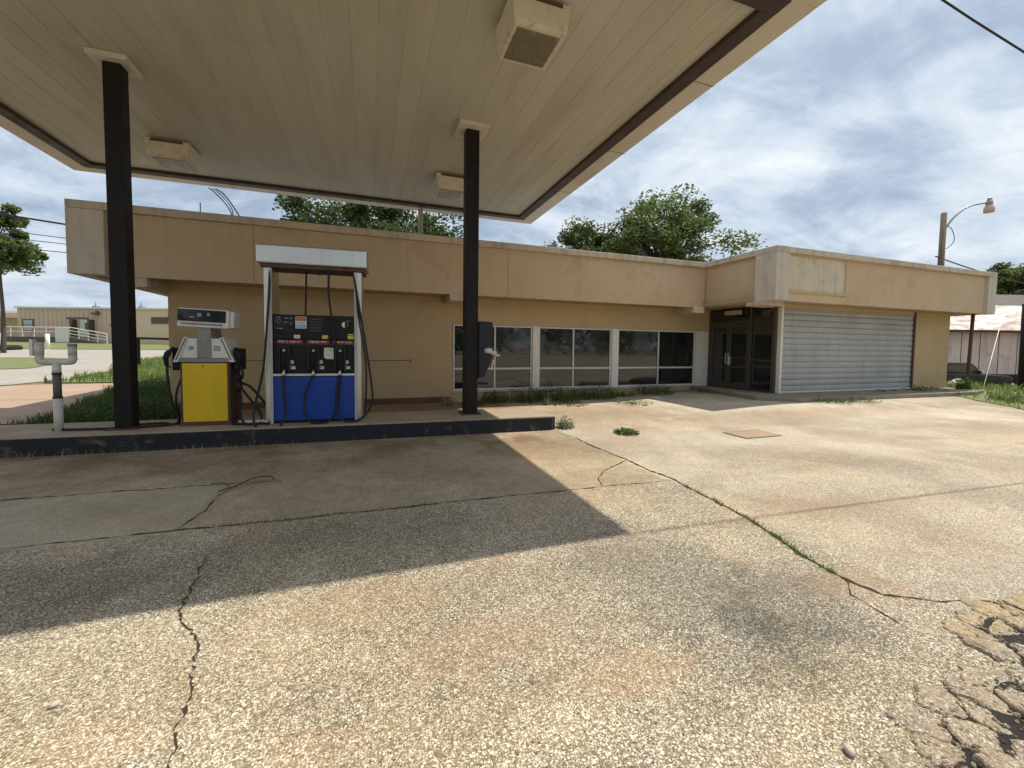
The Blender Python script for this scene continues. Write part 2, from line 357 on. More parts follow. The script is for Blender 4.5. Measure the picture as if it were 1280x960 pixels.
M['metal_cream'] = worn('cream_metal_siding', (.68, .53, .37), (.60, .46, .31), .4, .1, (.55, .36, .2), .25, .7)
M['white_trim'] = worn('white_trim', (.75, .72, .66), (.62, .58, .52), 2)
M['shed_wall'] = worn('weathered_white_boards', (.62, .56, .50), (.46, .40, .36), .8, .6, (.25, .2, .17), .4, .85)
M['rust_roof'] = None
M['road'] = worn('pale_old_asphalt', (.37, .335, .285), (.29, .26, .22), .5, 0, (.22, .195, .165), .45, .9, bump=.4)
M['driveway'] = worn('red_dirt_drive', (.40, .29, .205), (.32, .22, .15), .8, 0, (.47, .38, .29), .5, .9, bump=.4)
M['crack'] = worn('crack_filth', (.035, .026, .018), (.06, .042, .025), 9, 0, None, 0, .95)
M['grass_base'] = worn('lawn', (.14, .165, .055), (.21, .215, .095), .9, 0, (.33, .27, .16), .6, .95, bump=.8, grain=25)
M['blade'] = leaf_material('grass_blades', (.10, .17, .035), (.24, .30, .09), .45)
M['blade_shade'] = leaf_material('shade_toned_grass_blades', (.04, .085, .02), (.10, .15, .04), .4)  # same grass as on the sunny lawns, its shade put into darker colours
M['weed'] = leaf_material('weed_leaves', (.045, .085, .022), (.12, .165, .05), .4)
M['weed_pale'] = leaf_material('pale_weed_leaves', (.18, .22, .12), (.38, .40, .26), .4)
M['leaf'] = leaf_material('oak_leaves', (.045, .08, .022), (.11, .15, .045), .4)
M['leaf2'] = leaf_material('pecan_leaves', (.075, .115, .032), (.17, .21, .07), .45)
M['bark'] = worn('bark', (.10, .08, .06), (.06, .05, .04), 5, .4, None, 0, .95, bump=.8)
M['chunk'] = None
M['stone'] = worn('pale_pebble', (.5, .45, .37), (.4, .34, .27), 20)
M['stone_mix'] = worn('mixed_gravel', (.30, .24, .17), (.10, .08, .06), 40, 0, (.4, .28, .17), .5, .9, amt=.9)
M['asphalt_dark'] = worn('dark_rubble_bed', (.016, .014, .013), (.035, .026, .02), 9, 0, (.14, .075, .04), .35, .95, bump=1.0, grain=70)
M['carpaint'] = worn('black_car_paint', (.012, .012, .014), (.02, .02, .02), 2, 0, None, 0, .2, spec=.6, bump=.02)
M['chrome'] = worn('chrome', (.6, .6, .6), (.5, .5, .5), 3, 0, None, 0, .15, 1.0, .02)
M['tyre'] = worn('tyre_rubber', (.02, .02, .02), None, 5)
M['headlamp'] = worn('headlamp_glass', (.55, .57, .58), (.45, .46, .47), 5, 0, None, 0, .12)
M['twig'] = worn('dead_twig', (.07, .05, .035), None, 9)
M['rag'] = worn('pinkish_rag', (.66, .52, .5), (.52, .4, .38), 12)
M['navy'] = worn('navy_plastic', (.010, .012, .022), (.02, .02, .03), 6, 0, None, 0, .5)

def rust_roof():
    t = NT('rusted_tin_roof'); p = t.wpos()
    n = t.ramp(t.noise(t.vscale(p, (.5, 1.4, 1.4)), 1.0, 7, .68, .8), [(.42, 0.0), (.60, 1.0)])
    col = t.mix(n, (.60, .57, .53), (.30, .19, .145))
    return t.out(col, .6, .1, t.noise(p, 5), .3)
M['rust_roof'] = rust_roof()

M['chunk'] = ground_material(True)

# ------------------------------------------------------------------ ground and sheets
def grid_ground():
    xs = [-400, -280, -180, -120, -90] + [-70 + 2 * i for i in range(30)] + [-10 + .5 * i for i in range(81)] + [33, 36, 40, 46, 55, 70, 100, 160, 260, 400]
    ys = [-400, -250, -150, -100, -60, -40, -25, -15, -10, -6, -3] + [-1 + .5 * i for i in range(45)] + [22 + 2 * i for i in range(26)] + [78, 90, 120, 170, 260, 400]
    v = [(x, y, zt(x, y)) for y in ys for x in xs]; nx = len(xs)
    f = [(j * nx + i, j * nx + i + 1, (j + 1) * nx + i + 1, (j + 1) * nx + i) for j in range(len(ys) - 1) for i in range(nx - 1)]
    b = MB(); b.v = v; b.f = f
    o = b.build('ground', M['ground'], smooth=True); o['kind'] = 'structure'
grid_ground()

def inpoly(x, y, P):
    c = False; j = len(P) - 1
    for i in range(len(P)):
        if (P[i][1] > y) != (P[j][1] > y) and x < (P[j][0] - P[i][0]) * (y - P[i][1]) / (P[j][1] - P[i][1]) + P[i][0]: c = not c
        j = i
    return c

def sheet(name, P, mat, off, step=1.0):          # a terrain-following sheet, cut to the polygon
    import bmesh
    bm = bmesh.new()
    vs = [bm.verts.new((x, y, 0)) for x, y in P]; bm.faces.new(vs)
    xs = [p[0] for p in P]; ys = [p[1] for p in P]
    for ax, lo, hi in ((0, min(xs), max(xs)), (1, min(ys), max(ys))):
        k = math.floor(lo / step) * step
        while k < hi:
            co = (k, 0, 0) if ax == 0 else (0, k, 0); no = (1, 0, 0) if ax == 0 else (0, 1, 0)
            bmesh.ops.bisect_plane(bm, geom=bm.verts[:] + bm.edges[:] + bm.faces[:], plane_co=co, plane_no=no)
            k += step
    for v in bm.verts: v.co.z = zt(v.co.x, v.co.y) + off
    bmesh.ops.recalc_face_normals(bm, faces=bm.faces)
    for f in bm.faces:
        if f.normal.z < 0: f.normal_flip()
    me = bpy.data.meshes.new(name); bm.to_mesh(me); bm.free(); me.materials.append(mat)
    o = bpy.data.objects.new(name, me); COL.objects.link(o); o['kind'] = 'structure'; return o

def wobble(P, amp=.15, step=.6):
    out = []
    for i in range(len(P)):
        a = Vector(P[i]); b = Vector(P[(i + 1) % len(P)]); n = max(1, int((b - a).length / step))
        for k in range(n):
            q = a.lerp(b, k / n); out.append((q.x + random.uniform(-amp, amp), q.y + random.uniform(-amp, amp)))
    return out

sheet('driveway', wobble([(-12, 9.6), (-5.6, 9.2), (-6.0, 12.2), (-7.0, 15.6), (-9.6, 15.4), (-13, 12.6), (-30, 12.6), (-30, 9.6)], .12), M['driveway'], .012)
sheet('road', [(-60, 12.9), (-13, 12.9), (-9.6, 15.6), (-9.2, 17.2), (-9.6, 20), (-11.4, 24), (-11.8, 31), (-8, 36), (-4.5, 38), (-4.5, 41), (-27, 41), (-60, 39), (-60, 30), (-24, 29), (-16.5, 25), (-15, 21.5), (-20, 19.5), (-60, 19)], M['road'], .02)
LAWN_NEAR = wobble([(-9.3, 16.0), (-7.2, 15.8), (-4.6, 15.4), (-4.6, 34), (-11.5, 30), (-11.2, 24), (-9.3, 20.2), (-9.0, 17.4)], .12)
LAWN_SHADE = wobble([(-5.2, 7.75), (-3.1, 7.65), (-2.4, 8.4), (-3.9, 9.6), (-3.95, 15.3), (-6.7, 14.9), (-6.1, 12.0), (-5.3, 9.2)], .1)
LAWN_FAR = wobble([(-60, 19.6), (-14.2, 20.6), (-12.9, 21.6), (-13.2, 23.6), (-14.6, 28.0), (-17, 29.4), (-60, 30)], .1)
LAWN_FAR2 = [(-60, 39.4), (-27, 41.3), (-4.5, 41.3), (-4.5, 75), (-60, 75)]
LAWN_RIGHT = wobble([(17.9, 7.3), (15.7, 6.9), (15.3, 6.1), (14.7, 5.0), (15.6, 4.2), (24, 3.5), (34, 7), (40, 14), (26, 16), (17.9, 14)], .12)
sheet('lawn', LAWN_NEAR, M['grass_base'], .03); sheet('lawn', LAWN_SHADE, M['grass_base'], .015, .5)
sheet('lawn', LAWN_FAR, M['grass_base'], .04); sheet('lawn', LAWN_FAR2, M['grass_base'], .04, 2)
sheet('lawn', LAWN_RIGHT, M['grass_base'], .015, .5)

def blades(b, x, y, z, h, w, lean=.5):
    a = random.uniform(0, 2 * PI); dx, dy = math.cos(a), math.sin(a); l = random.uniform(.1, lean) * h
    ca, sa = math.cos(a + 1.57), math.sin(a + 1.57)
    p0 = (x - ca * w / 2, y - sa * w / 2, z); p1 = (x + ca * w / 2, y + sa * w / 2, z)
    m0 = (x + dx * l * .35 - ca * w * .35, y + dy * l * .35 - sa * w * .35, z + h * .6); m1 = (x + dx * l * .35 + ca * w * .35, y + dy * l * .35 + sa * w * .35, z + h * .6)
    b.quad(p0, p1, m1, m0); b.quad(m0, m1, (x + dx * l, y + dy * l, z + h))

def grass(name, P, n, h, w, mat):
    xs = [p[0] for p in P]; ys = [p[1] for p in P]; b = MB(); k = 0; g = 0
    while k < n and g < n * 20:
        g += 1
        x = random.uniform(min(xs), max(xs)); y = random.uniform(min(ys), max(ys))
        if not inpoly(x, y, P): continue
        d = .55 + .45 * math.sin(x * 2.1 + 1.3 * math.sin(y * 1.7)) * math.sin(y * 1.9 + x)
        if random.random() > d + .25: continue
        blades(b, x, y, zt(x, y) + .01, h * random.uniform(.4, 1.2) * (.6 + d * .6), w * random.uniform(.6, 1.3), .8); k += 1
    o = b.build(name, mat); o['kind'] = 'stuff'; return o
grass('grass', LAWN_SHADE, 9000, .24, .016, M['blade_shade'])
grass('grass', LAWN_NEAR, 12000, .22, .03, M['blade'])
grass('grass', LAWN_RIGHT, 9000, .26, .025, M['blade'])

# cracks and joints: thin strips of dirt lying in the slab
def ribbon(name, pts, w, jit=.02, step=.05, off=.004):
    P = []
    for a, b in zip(pts[:-1], pts[1:]):
        a, b = Vector(a), Vector(b); n = max(1, int((b - a).length / step))
        P += [a.lerp(b, k / n) for k in range(n)]
    P.append(Vector(pts[-1])); b = MB(); drift = Vector((0, 0)); L = []
    for i, p in enumerate(P):
        drift = drift * .85 + Vector((random.uniform(-jit, jit), random.uniform(-jit, jit)))
        L.append(p + drift)
    for i, p in enumerate(L):
        t = (L[min(i + 1, len(L) - 1)] - L[max(i - 1, 0)]).normalized(); nrm = Vector((-t.y, t.x))
        taper = min(1, .25 + 6 * min(i, len(L) - 1 - i) / len(L))
        ww = w * random.choice((.3, .6, .8, 1, 1.2, 1.7)) * random.uniform(.6, 1.3) * taper / 2
        for s in (-1, 1):
            q = p + nrm * ww * s; b.v.append((q.x, q.y, zt(q.x, q.y) + off))
    b.f = [(2 * i + 1, 2 * i, 2 * i + 2, 2 * i + 3) for i in range(len(L) - 1)]
    o = b.build(name, M['crack']); o['kind'] = 'structure'; return L
JA = ribbon('slab_joint', [(-6, 3.85), (-2.37, 3.66), (-1.34, 3.62), (.36, 3.58), (1.93, 3.54), (3.06, 3.48)], .013, .008)
JB = ribbon('slab_joint', [(2.86, 6.05), (3.0, 5.6), (3.02, 4.3), (3.06, 3.48), (2.98, 2.77), (2.95, 2.44), (2.83, 1.99), (2.75, 1.62), (2.78, 1.47), (3.0, 1.32), (3.3, 1.22)], .022, .012)
ribbon('slab_joint', [(-6, 4.8), (-3.1, 4.77), (-1.96, 4.75), (-.9, 4.70)], .012, .012)
ribbon('pavement_crack', [(-.60, 1.2), (-.63, 1.58), (-.66, 1.70), (-.71, 1.98), (-.78, 2.25), (-.92, 2.50), (-.97, 2.67), (-1.0, 2.94), (-1.0, 3.19)], .0085, .012, .018)
ribbon('pavement_crack', [(3.04, 4.3), (2.5, 3.98), (2.3, 3.75), (2.22, 3.54)], .012, .012)
ribbon('pavement_crack', [(-1.37, 3.66), (-1.30, 4.0), (-1.33, 4.4), (-1.2, 4.72)], .010, .010)
ribbon('pavement_crack', [(2.76, 1.62), (2.6, 1.5), (2.58, 1.2)], .006, .012)

def tufts(name, L, n, h, spread, mat):
    b = MB(); starts = [random.randrange(len(L)) for _ in range(max(3, n // 14))]
    for _ in range(n):
        p = L[min(len(L) - 1, max(0, random.choice(starts) + random.randint(-4, 4)))]
        x, y = p.x + random.gauss(0, spread), p.y + random.gauss(0, spread)
        blades(b, x, y, zt(x, y), h * random.uniform(.3, 1.2), .006, 1.0)
    o = b.build(name, mat); o['kind'] = 'stuff'
tufts('joint_grass', [q for q in JA if -1.2 < q.x < .6], 260, .025, .012, M['blade'])
tufts('joint_grass', [q for q in JB if 1.7 < q.y < 3.3], 500, .028, .014, M['blade'])

# broken slab edge at the lower right: a bed of rubble and loose concrete blocks
BR = [(1.40, .68), (1.52, .80), (1.66, .82), (1.86, .87), (2.10, .965), (2.24, .95), (2.42, .98), (2.57, .96), (2.63, 1.05), (2.70, 1.12), (2.85, 1.25), (3.29, 1.25), (3.75, 1.2), (4.8, 1.05), (4.8, .2), (1.1, .2)]
def br_depth(x, y):                              # distance inside the broken edge
    if not inpoly(x, y, BR): return -1
    d = 9; p = Vector((x, y))
    for a, b in zip(BR[:13], BR[1:14]):
        a, b = Vector(a), Vector(b); t_ = max(0, min(1, (p - a).dot(b - a) / (b - a).length_squared)); d = min(d, (p - a - (b - a) * t_).length)
    return d
sheet('rubble_bed', wobble([(x + .05, y - .10) for x, y in BR[:14]] + [(4.8, .2), (1.1, .2)], .012, .05), M['asphalt_dark'], .005, .5)
def chunks():
    seeds = []; y = .22; row = 0
    while y < 1.42:
        sp = .155 + .03 * S(1.2, .6, y); x = .95 + (row % 2) * sp / 2
        while x < 4.7:
            seeds.append((x + random.uniform(-.05, .05), y + random.uniform(-.045, .045))); x += sp * random.choice((.7, 1, 1.25))
        y += random.uniform(.10, .135); row += 1
    out = MB()
    for i, c in enumerate(seeds):
        dep = br_depth(*c)
        if dep < .02: continue
        k_ = S(.02, .22, dep)
        poly = [(c[0] - .3, c[1] - .3), (c[0] + .3, c[1] - .3), (c[0] + .3, c[1] + .3), (c[0] - .3, c[1] + .3)]
        for j, o in enumerate(seeds):
            if i == j or abs(o[0] - c[0]) > .6 or abs(o[1] - c[1]) > .6: continue
            mx, my = (c[0] + o[0]) / 2, (c[1] + o[1]) / 2; nx, ny = o[0] - c[0], o[1] - c[1]
            l = math.hypot(nx, ny); gap = random.choice((.001, .003 + .003 * k_, .004 + .009 * k_, .004 + .017 * k_)); new = []
            dd = lambda p: ((p[0] - mx) * nx + (p[1] - my) * ny) / l + gap
            for a in range(len(poly)):
                p, q = poly[a], poly[(a + 1) % len(poly)]; dp, dq = dd(p), dd(q)
                if dp <= 0: new.append(p)
                if (dp < 0) != (dq < 0):
                    tt = dp / (dp - dq); new.append((p[0] + (q[0] - p[0]) * tt, p[1] + (q[1] - p[1]) * tt))
            poly = new
            if len(poly) < 3: break
        if len(poly) < 3 or (k_ > .6 and random.random() < .05): continue
        ring = []
        for a in range(len(poly)):
            p, q = Vector(poly[a]), Vector(poly[(a + 1) % len(poly)]); nrm = Vector(((q - p).y, -(q - p).x)).normalized()
            for s_ in (.10, .26, .42, .58, .74, .90): ring.append(p.lerp(q, s_) + nrm * random.gauss(0, .0055))
        tx, ty = random.gauss(0, .01 + .07 * k_), random.gauss(0, .01 + .07 * k_); h = random.uniform(.006, .009) + random.choice((0, .004, .012, .026)) * k_
        cen = Vector(c); n = len(out.v); k = len(ring)
        def Z(r): return h + (r.x - c[0]) * tx + (r.y - c[1]) * ty
        for r in ring: out.v.append((r.x, r.y, -.02))
        for r in ring: out.v.append((r.x, r.y, Z(r) - .005 - .004 * random.random()))
        for r in ring:
            r2 = cen.lerp(r, random.uniform(.86, .95)); out.v.append((r2.x, r2.y, Z(r2) + random.gauss(0, .0012)))
        for r in ring:
            r2 = cen.lerp(r, .5); out.v.append((r2.x, r2.y, Z(r2) + random.gauss(.001, .0015)))
        out.f.append(tuple(n + 3 * k + a for a in range(k)))
        for lev in (0, 1, 2):
            for a in range(k):
                a2 = (a + 1) % k; out.f.append((n + lev * k + a, n + lev * k + a2, n + (lev + 1) * k + a2, n + (lev + 1) * k + a))
    o = out.build('broken_pavement', M['chunk']); o['kind'] = 'structure'
    b = MB()
    for _ in range(5200):
        x = random.uniform(1.1, 4.4); y = random.uniform(.25, 1.35); dep = br_depth(x, y)
        if dep > .07:
            r = random.uniform(.003, .011) * random.choice((.6, .8, 1, 1.3)); b.ball((x, y, .008), (r, r * random.uniform(.6, 1), r * .7), 6, 4, .25)
    o = b.build('gravel', M['stone_mix']); o['kind'] = 'stuff'
chunks()

# loose stones on the slab
for x, y, r, lab in ((1.57, .89, .022, 'pale stone lying on the concrete nearest the broken slab corner'),
                     (-1.15, 1.99, .018, 'pale stone lying on sunlit concrete left of the long crack'),
                     (1.17, 2.33, .010, 'tiny pale pebble lying alone on the sunny concrete in the middle')):
    b = MB(); b.ball((0, 0, r * .5), (r, r * .75, r * .6), 9, 6, .14)
    o = b.build('stone', M['stone'], smooth=True); o.location = (x, y, 0); o.rotation_euler.z = random.uniform(0, 3)
    tag(o, lab, 'stone', 'loose stones on the slab')

b = MB()
b.tube(curve([(-1.36, 4.46, .012), (-1.22, 4.54, .03), (-1.12, 4.66, .05), (-1.0, 4.74, .04), (-.93, 4.68, .02)], 20), [.006] * 21, 5)
b.tube(curve([(-1.16, 4.58, .02), (-1.02, 4.58, .03), (-.86, 4.63, .012)], 10), .003, 5)
b.tube(curve([(-1.3, 4.56, .012), (-1.36, 4.68, .02), (-1.5, 4.74, .012)], 8), .004, 5)
tag(b.build('fallen_twig', M['twig']), 'dark dead twigs lying on shaded concrete before the island', 'twig')

t = thing('utility_cover', 'rusty square utility cover set in the concrete lot', 'cover', (5.95, 5.0, zt(5.95, 5.0)))
MB().box(-.35, .35, -.2, .2, -.02, .012).build('cover_plate', worn('worn_cover', (.36, .26, .17), (.27, .17, .1), 4), t, True, bevel=.004)
b = MB()
for q in ((-.38, .38, -.235, -.2), (-.38, .38, .2, .235), (-.385, -.35, -.2, .2), (.35, .385, -.2, .2)): b.box(*q, -.02, .010)
b.build('rim', M['cover_rim'], t, True)

# ------------------------------------------------------------------ weeds
def weed(x, y, h, r, label, n=60, pale=False, kind='weed', group='weeds around the forecourt'):
    b = MB()
    for _ in range(n):
        a = random.uniform(0, 2 * PI); rr = r * math.sqrt(random.random()); px, py = rr * math.cos(a), rr * math.sin(a)
        blades(b, px, py, 0, h * random.uniform(.35, 1) * (1 - .4 * rr / r), .012, 1.0)
    for _ in range(n * 2):
        a = random.uniform(0, 2 * PI); rr = r * math.sqrt(random.random()); z = h * random.uniform(.1, .85) * (1.1 - .5 * rr / r)
        c = Vector((rr * math.cos(a), rr * math.sin(a), z)); s = random.uniform(.015, .04)
        u = Vector((random.gauss(0, 1), random.gauss(0, 1), random.gauss(0, .5))).normalized(); w = u.cross(Vector((random.gauss(0, .5), random.gauss(0, .5), 1))).normalized()
        b.quad(c - u * s, c - w * s * .5, c + u * s, c + w * s * .5)
    for k in range(18):
        a = k * .35 + random.uniform(-.2, .2); q = Vector((math.cos(a), math.sin(a), 0)) * r * random.uniform(.9, 1.1); e = Vector((-q.y, q.x, 0)).normalized() * .006
        b.quad(-e + Vector((0, 0, .01)), e + Vector((0, 0, .01)), q * .5 + e + Vector((0, 0, h * .3)), q * .5 - e + Vector((0, 0, h * .3))); b.quad(q * .5 - e + Vector((0, 0, h * .3)), q * .5 + e + Vector((0, 0, h * .3)), q + e * .3 + Vector((0, 0, .02)), q - e * .3 + Vector((0, 0, .02)))
    o = b.build('weed_plant', M['weed_pale'] if pale else M['weed']); o.location = (x, y, zt(x, y)); tag(o, label, 'weed', group)
for a in (
    (1.75, 9.55, .28, .2, 'pale leafy weed beside the foot of the right canopy column', 60, True),
    (2.35, 9.45, .30, .25, 'weed clump behind the island right of the right column'),
    (2.95, 9.8, 0.4, 0.35, 'low weed clump below the first window pane right of the column', 170),
    (3.9, 9.85, 0.5, 0.59, 'bushy green weed below the leftmost white window pier', 260),
    (4.75, 9.9, 0.5, 0.62, 'broad dark weed below the middle window, left half', 300),
    (5.9, 9.9, 0.5, 0.62, 'broad dark weed below the middle window, right half', 300),
    (4.05, 9.0, .38, .10, 'single tall pale weed stem standing in the sun before the windows', 24, True),
    (6.75, 9.85, .22, .35, 'low weed below the second white window pier', 70),
    (7.75, 9.8, 0.36, 0.6, 'spreading low weed below the right window group', 220),
    (9.3, 9.2, .14, .4, 'thin grassy weed at the porch corner by the doors', 60),
    (3.2, 6.35, .26, .16, 'pale weed growing at the right end of pump island', 70, True),
    (3.96, 5.65, .10, .2, 'flat grass tuft alone on the sunny concrete', 110),
    (10.6, 6.85, .16, .5, 'grass clump along the walk kerb left of the roller door', 120),
    (11.5, 6.80, .10, .5, 'low grass strip against the kerb below the roller door', 80),
    (15.1, 7.35, .35, .3, 'leafy weed on the walk by the right end of roller door', 90),
    (13.6, 7.45, .22, .2, 'small weed on the walk before the middle of roller door', 50),
    (14.2, 7.5, .20, .2, 'small weed on the walk between two others at roller door', 50),
    (16.0, 7.45, .25, .4, 'thin weed on the walk below the tan right pier', 70),
    (17.3, 7.3, .75, .18, 'tall dark weed standing at the far right corner of the building', 160),
    (16.3, 5.9, .4, .4, 'bushy grass clump at the right edge of the lot', 160),
    (17.6, 5.6, .5, .45, 'tall grass clump by the post at far right', 160),
    (-4.35, 8.15, .5, .5, 'bushy dark weed behind the island left of the column by the yellow pump', 260),
    (-3.35, 8.05, .62, .5, 'tall bushy weed between the yellow pump and the black column', 300),
    (-3.7, 8.9, .6, .6, 'large bushy weed at the building corner behind the yellow pump', 300),
    (4.6, 9.0, .10, .5, 'low yellowish weeds on the dirt before the middle window', 90),
    (6.2, 8.6, .09, .5, 'scattered flat weeds on the dirt right of the tall stem', 70)):
    weed(*a)
# dry grass along the island kerb
b = MB()
for _ in range(230):
    x = random.choice([random.uniform(-5.5, 2.6), random.gauss(-1.9, .4), random.gauss(-3.2, .5)]); y = 6.40 - (x + 4.3) * .042 - random.uniform(.0, .07)
    blades(b, x, y, 0, random.uniform(.02, .12), .005, 1.3)
o = b.build('dry_grass', worn('straw', (.32, .25, .14), (.2, .16, .08), 9)); o['kind'] = 'stuff'

# ------------------------------------------------------------------ pump island
isl = thing('pump_island', 'long raised concrete pump island with dark painted kerb', 'island', (-2.0, 6.9, 0))
sk = lambda x: -(x + 4.3) * .040                # slight skew of the island
poly_t = [(-12, 6.56 + sk(-12)), (2.88, 6.56 + sk(2.88)), (2.95, 6.60 + sk(2.95)), (2.95, 7.60 + sk(2.95)), (-12, 7.60 + sk(-12))]
poly_k = [(-12, 6.53 + sk(-12)), (2.90, 6.53 + sk(2.9)), (2.98, 6.58 + sk(2.98)), (2.98, 7.62 + sk(2.98)), (-12, 7.62 + sk(-12))]
MB().prism(poly_k, -.05, .215, 'z').build('kerb', M['kerb_dark'], isl, bevel=.012)
MB().prism(poly_t, .10, .232, 'z').build('slab', M['island'], isl, bevel=.01)

# ------------------------------------------------------------------ canopy
CX0, CX1, CY0, CY1, CZ = -5.92, 4.50, 2.86, 11.42, 5.03
can = thing('station_canopy', 'large flat forecourt canopy with plank soffit on two black columns', 'canopy', (0, 7, 0))
b = MB(); px = CX0 + .53; n = 0
w = .305
while px < CX1 - .54:
    x1 = min(px + w, CX1 - .53); zz = CZ + .035
    b.quad((px + .006, CY0 + .4, zz), (px + .006, CY1 - .4, zz), (x1 - .006, CY1 - .4, zz), (x1 - .006, CY0 + .4, zz))
    b.quad((x1 - .006, CY0 + .4, zz), (x1 - .006, CY1 - .4, zz), (x1, CY1 - .4, zz + .005), (x1, CY0 + .4, zz + .005))
    b.quad((px, CY0 + .4, zz + .005), (px, CY1 - .4, zz + .005), (px + .006, CY1 - .4, zz), (px + .006, CY0 + .4, zz))
    px = x1
b.build('soffit', M['soffit'], can)
def ringbox(b, x0, x1, y0, y1, wd, z0, z1):
    b.box(x0, x1, y0, y0 + wd, z0, z1); b.box(x0, x1, y1 - wd, y1, z0, z1); b.box(x0, x0 + wd, y0 + wd, y1 - wd, z0, z1); b.box(x1 - wd, x1, y0 + wd, y1 - wd, z0, z1)
b = MB(); ringbox(b, CX0 + .36, CX1 - .36, CY0 + .36, CY1 - .36, .20, CZ - .03, CZ + .12); b.build('gutter', M['trim'], can, bevel=.01)
b = MB(); ringbox(b, CX0, CX1, CY0, CY1, .358, CZ, CZ + .46); b.build('fascia', M['fascia_under'], can, bevel=.008)
MB().box(CX0 + .37, CX1 - .37, CY0 + .37, CY1 - .37, CZ + .13, CZ + .40).build('roof_deck', M['roofing'], can)
for yy in (4.6, 6.7, 8.8): MB().box(CX1 - .357, CX1 + .003, yy, yy + .008, CZ - .003, CZ + .462).build('fascia_seam', M['trim'], can)
for xx in (-3, .2, 2.8): MB().box(xx, xx + .008, CY1 - .357, CY1 + .003, CZ - .003, CZ + .462).build('fascia_seam', M['trim'], can)
for (cx, cy, yz, hw, cw) in ((-3.13, 6.92, .23, .095, .21), (1.63, 6.90, .23, .11, .25)):
    c = MB().box(cx - hw, cx + hw, cy - hw, cy + hw, yz, CZ + .03).build('column', M['black_steel'], can, bevel=.006)
    MB().box(cx - cw, cx + cw, cy - cw, cy + cw, CZ - .035, CZ + .032).build('cap_plate', M['plate'], c, False, bevel=.008)
    b = MB().box(cx - .17, cx + .17, cy - .17, cy + .17, yz, yz + .018)
    for sx in (-1, 1):
        for sy in (-1, 1): b.disc((cx + sx * .14, cy + sy * .14, yz + .025), .016, .03, 'z', 6)
    b.build('base_plate', M['rust_brown'], c)
MB().box(1.20, 1.32, 11.0, 11.12, 3.55, CZ + .02).build('roof_post', M['steel_paint'], can, bevel=.004)

def canopy_light(x, y, label):
    t = thing('canopy_light', label, 'light', (x, y, CZ), 0, 'box lights under the canopy')
    h = .30
    b = MB(); b.prism([(-.30, -.30), (.30, -.30), (.33, .0), (-.33, .0)], -.30, .30, 'y'); b.build('housing', M['light_house'], t, True, bevel=.012)
    b = MB(); b.box(-.285, .285, -.285, .285, -.318, -.297); b.build('door_frame', M['light_house'], t, True, bevel=.006)
    b = MB(); b.box(-.245, .245, -.245, .245, -.326, -.31); b.build('lens', M['lens'], t, True, bevel=.01)
    MB().box(-.24, .24, -.306, -.299, -.055, -.012).build('rust_streak', M['rust_brown'], t, True)
canopy_light(1.70, 4.38, 'boxy canopy light nearest the viewer, with rust along its top edge')
canopy_light(-3.42, 9.40, 'boxy canopy light above and behind the yellow pump')
canopy_light(1.66, 9.05, 'boxy canopy light partly hidden behind the column with the squeegee box')

# ------------------------------------------------------------------ store building
st = thing('store_building', 'low tan flat roofed station store with deep fascia and roller door', 'building', (3, 12, 0))
FW, FF, WW, WF = 10.1, 9.2, 7.8, 7.05           # wall and fascia planes
SOF, TOP = 2.58, 3.84
XL, XI, XR = -3.85, 10.05, 17.55
b = MB()
b.box(XL, 1.93, FW, FW + .25, -.1, SOF + .1)                        # left wall
b.box(1.93, XI, FW + .001, FW + .25, 1.955, SOF + .1)               # above the windows
b.box(1.93, 9.55, FW, FW + .25, -.1, .27)                           # below the windows
b.box(XL, XL + .25, FW + .25, 19, -.1, 3.3)                         # left end
b.box(XL, XR, 18.8, 19.05, -1.5, 3.3)
b.box(XR - .25, XR, WW + .25, 18.8, -1.5, 3.3)
b.box(15.75, XR, WW, WW + .25, -.1, SOF + .1)                       # tan pier by the roller door
b.box(10.05, 15.75, WW + .002, WW + .25, 2.50, SOF + .1)
b.build('wall', M['wall'], st)
MB().box(9.55, 10.02, FW - .01, FW + .2, 0, 1.95).build('corner_panel', M['frame_white'], st, bevel=.006)
MB().box(1.97, 9.6, FW + .24, FW + .26, .2, 2.0).build('window_backing', M['black_plastic'], st)
# ledge seam and dark plinth on the left wall
MB().box(XL - .01, 1.9, FW - .035, FW, -.1, .14).build('plinth', worn('dark_plinth', (.13, .075, .045), (.09, .05, .03), 2), st, bevel=.01)
b = MB(); b.box(XL + .3, .92, FW - .008, FW + .004, 1.035, 1.047); b.build('wall_joint', M['trim'], st)
tp = MB(); tp.tube([(.95, FW, 1.04), (.95, FW - .09, 1.04)], .014, 8); tp.tube([(.95, FW - .08, 1.05), (.95, FW - .10, .97)], .013, 8); tp.disc((.95, FW - .06, 1.075), .03, .012, 'z', 10)
tp.tube([(.86, FW - .02, 1.04), (.95, FW - .02, 1.04)], .014, 8)
tp.build('wall_tap', M['brass'], st)

# fascia: panels recessed in a pale lip
def fascia_run(axis, a0, a1, plane, inner, strips, dirn):
    """panel face at plane+0.05, lip at plane; axis 'x' runs along X facing -Y, 'y' runs along Y facing -X"""
    def bx(u0, u1, d0, d1, z0, z1, b):
        if axis == 'x': b.box(u0, u1, plane + d0, plane + d1, z0, z1)
        else: b.box(plane + d0, plane + d1, u0, u1, z0, z1)
    p = MB(); bx(a0, a1, .09, .22, SOF, TOP - .14, p); p.build('fascia_panel', M['tan'], st)
    l = MB(); bx(a0, a1, .0, .24, TOP - .14, TOP, l); l.build('fascia_coping', M['tan_band'], st, bevel=.012)
    for (u0, u1) in strips:
        s = MB(); bx(u0, u1, .003, .23, SOF - .003, TOP - .142, s); s.build('fascia_end_strip', M['pale'], st, bevel=.01)
fascia_run('x', -4.92, 9.10, FF, 0, [(-4.92, -4.40)], 1)
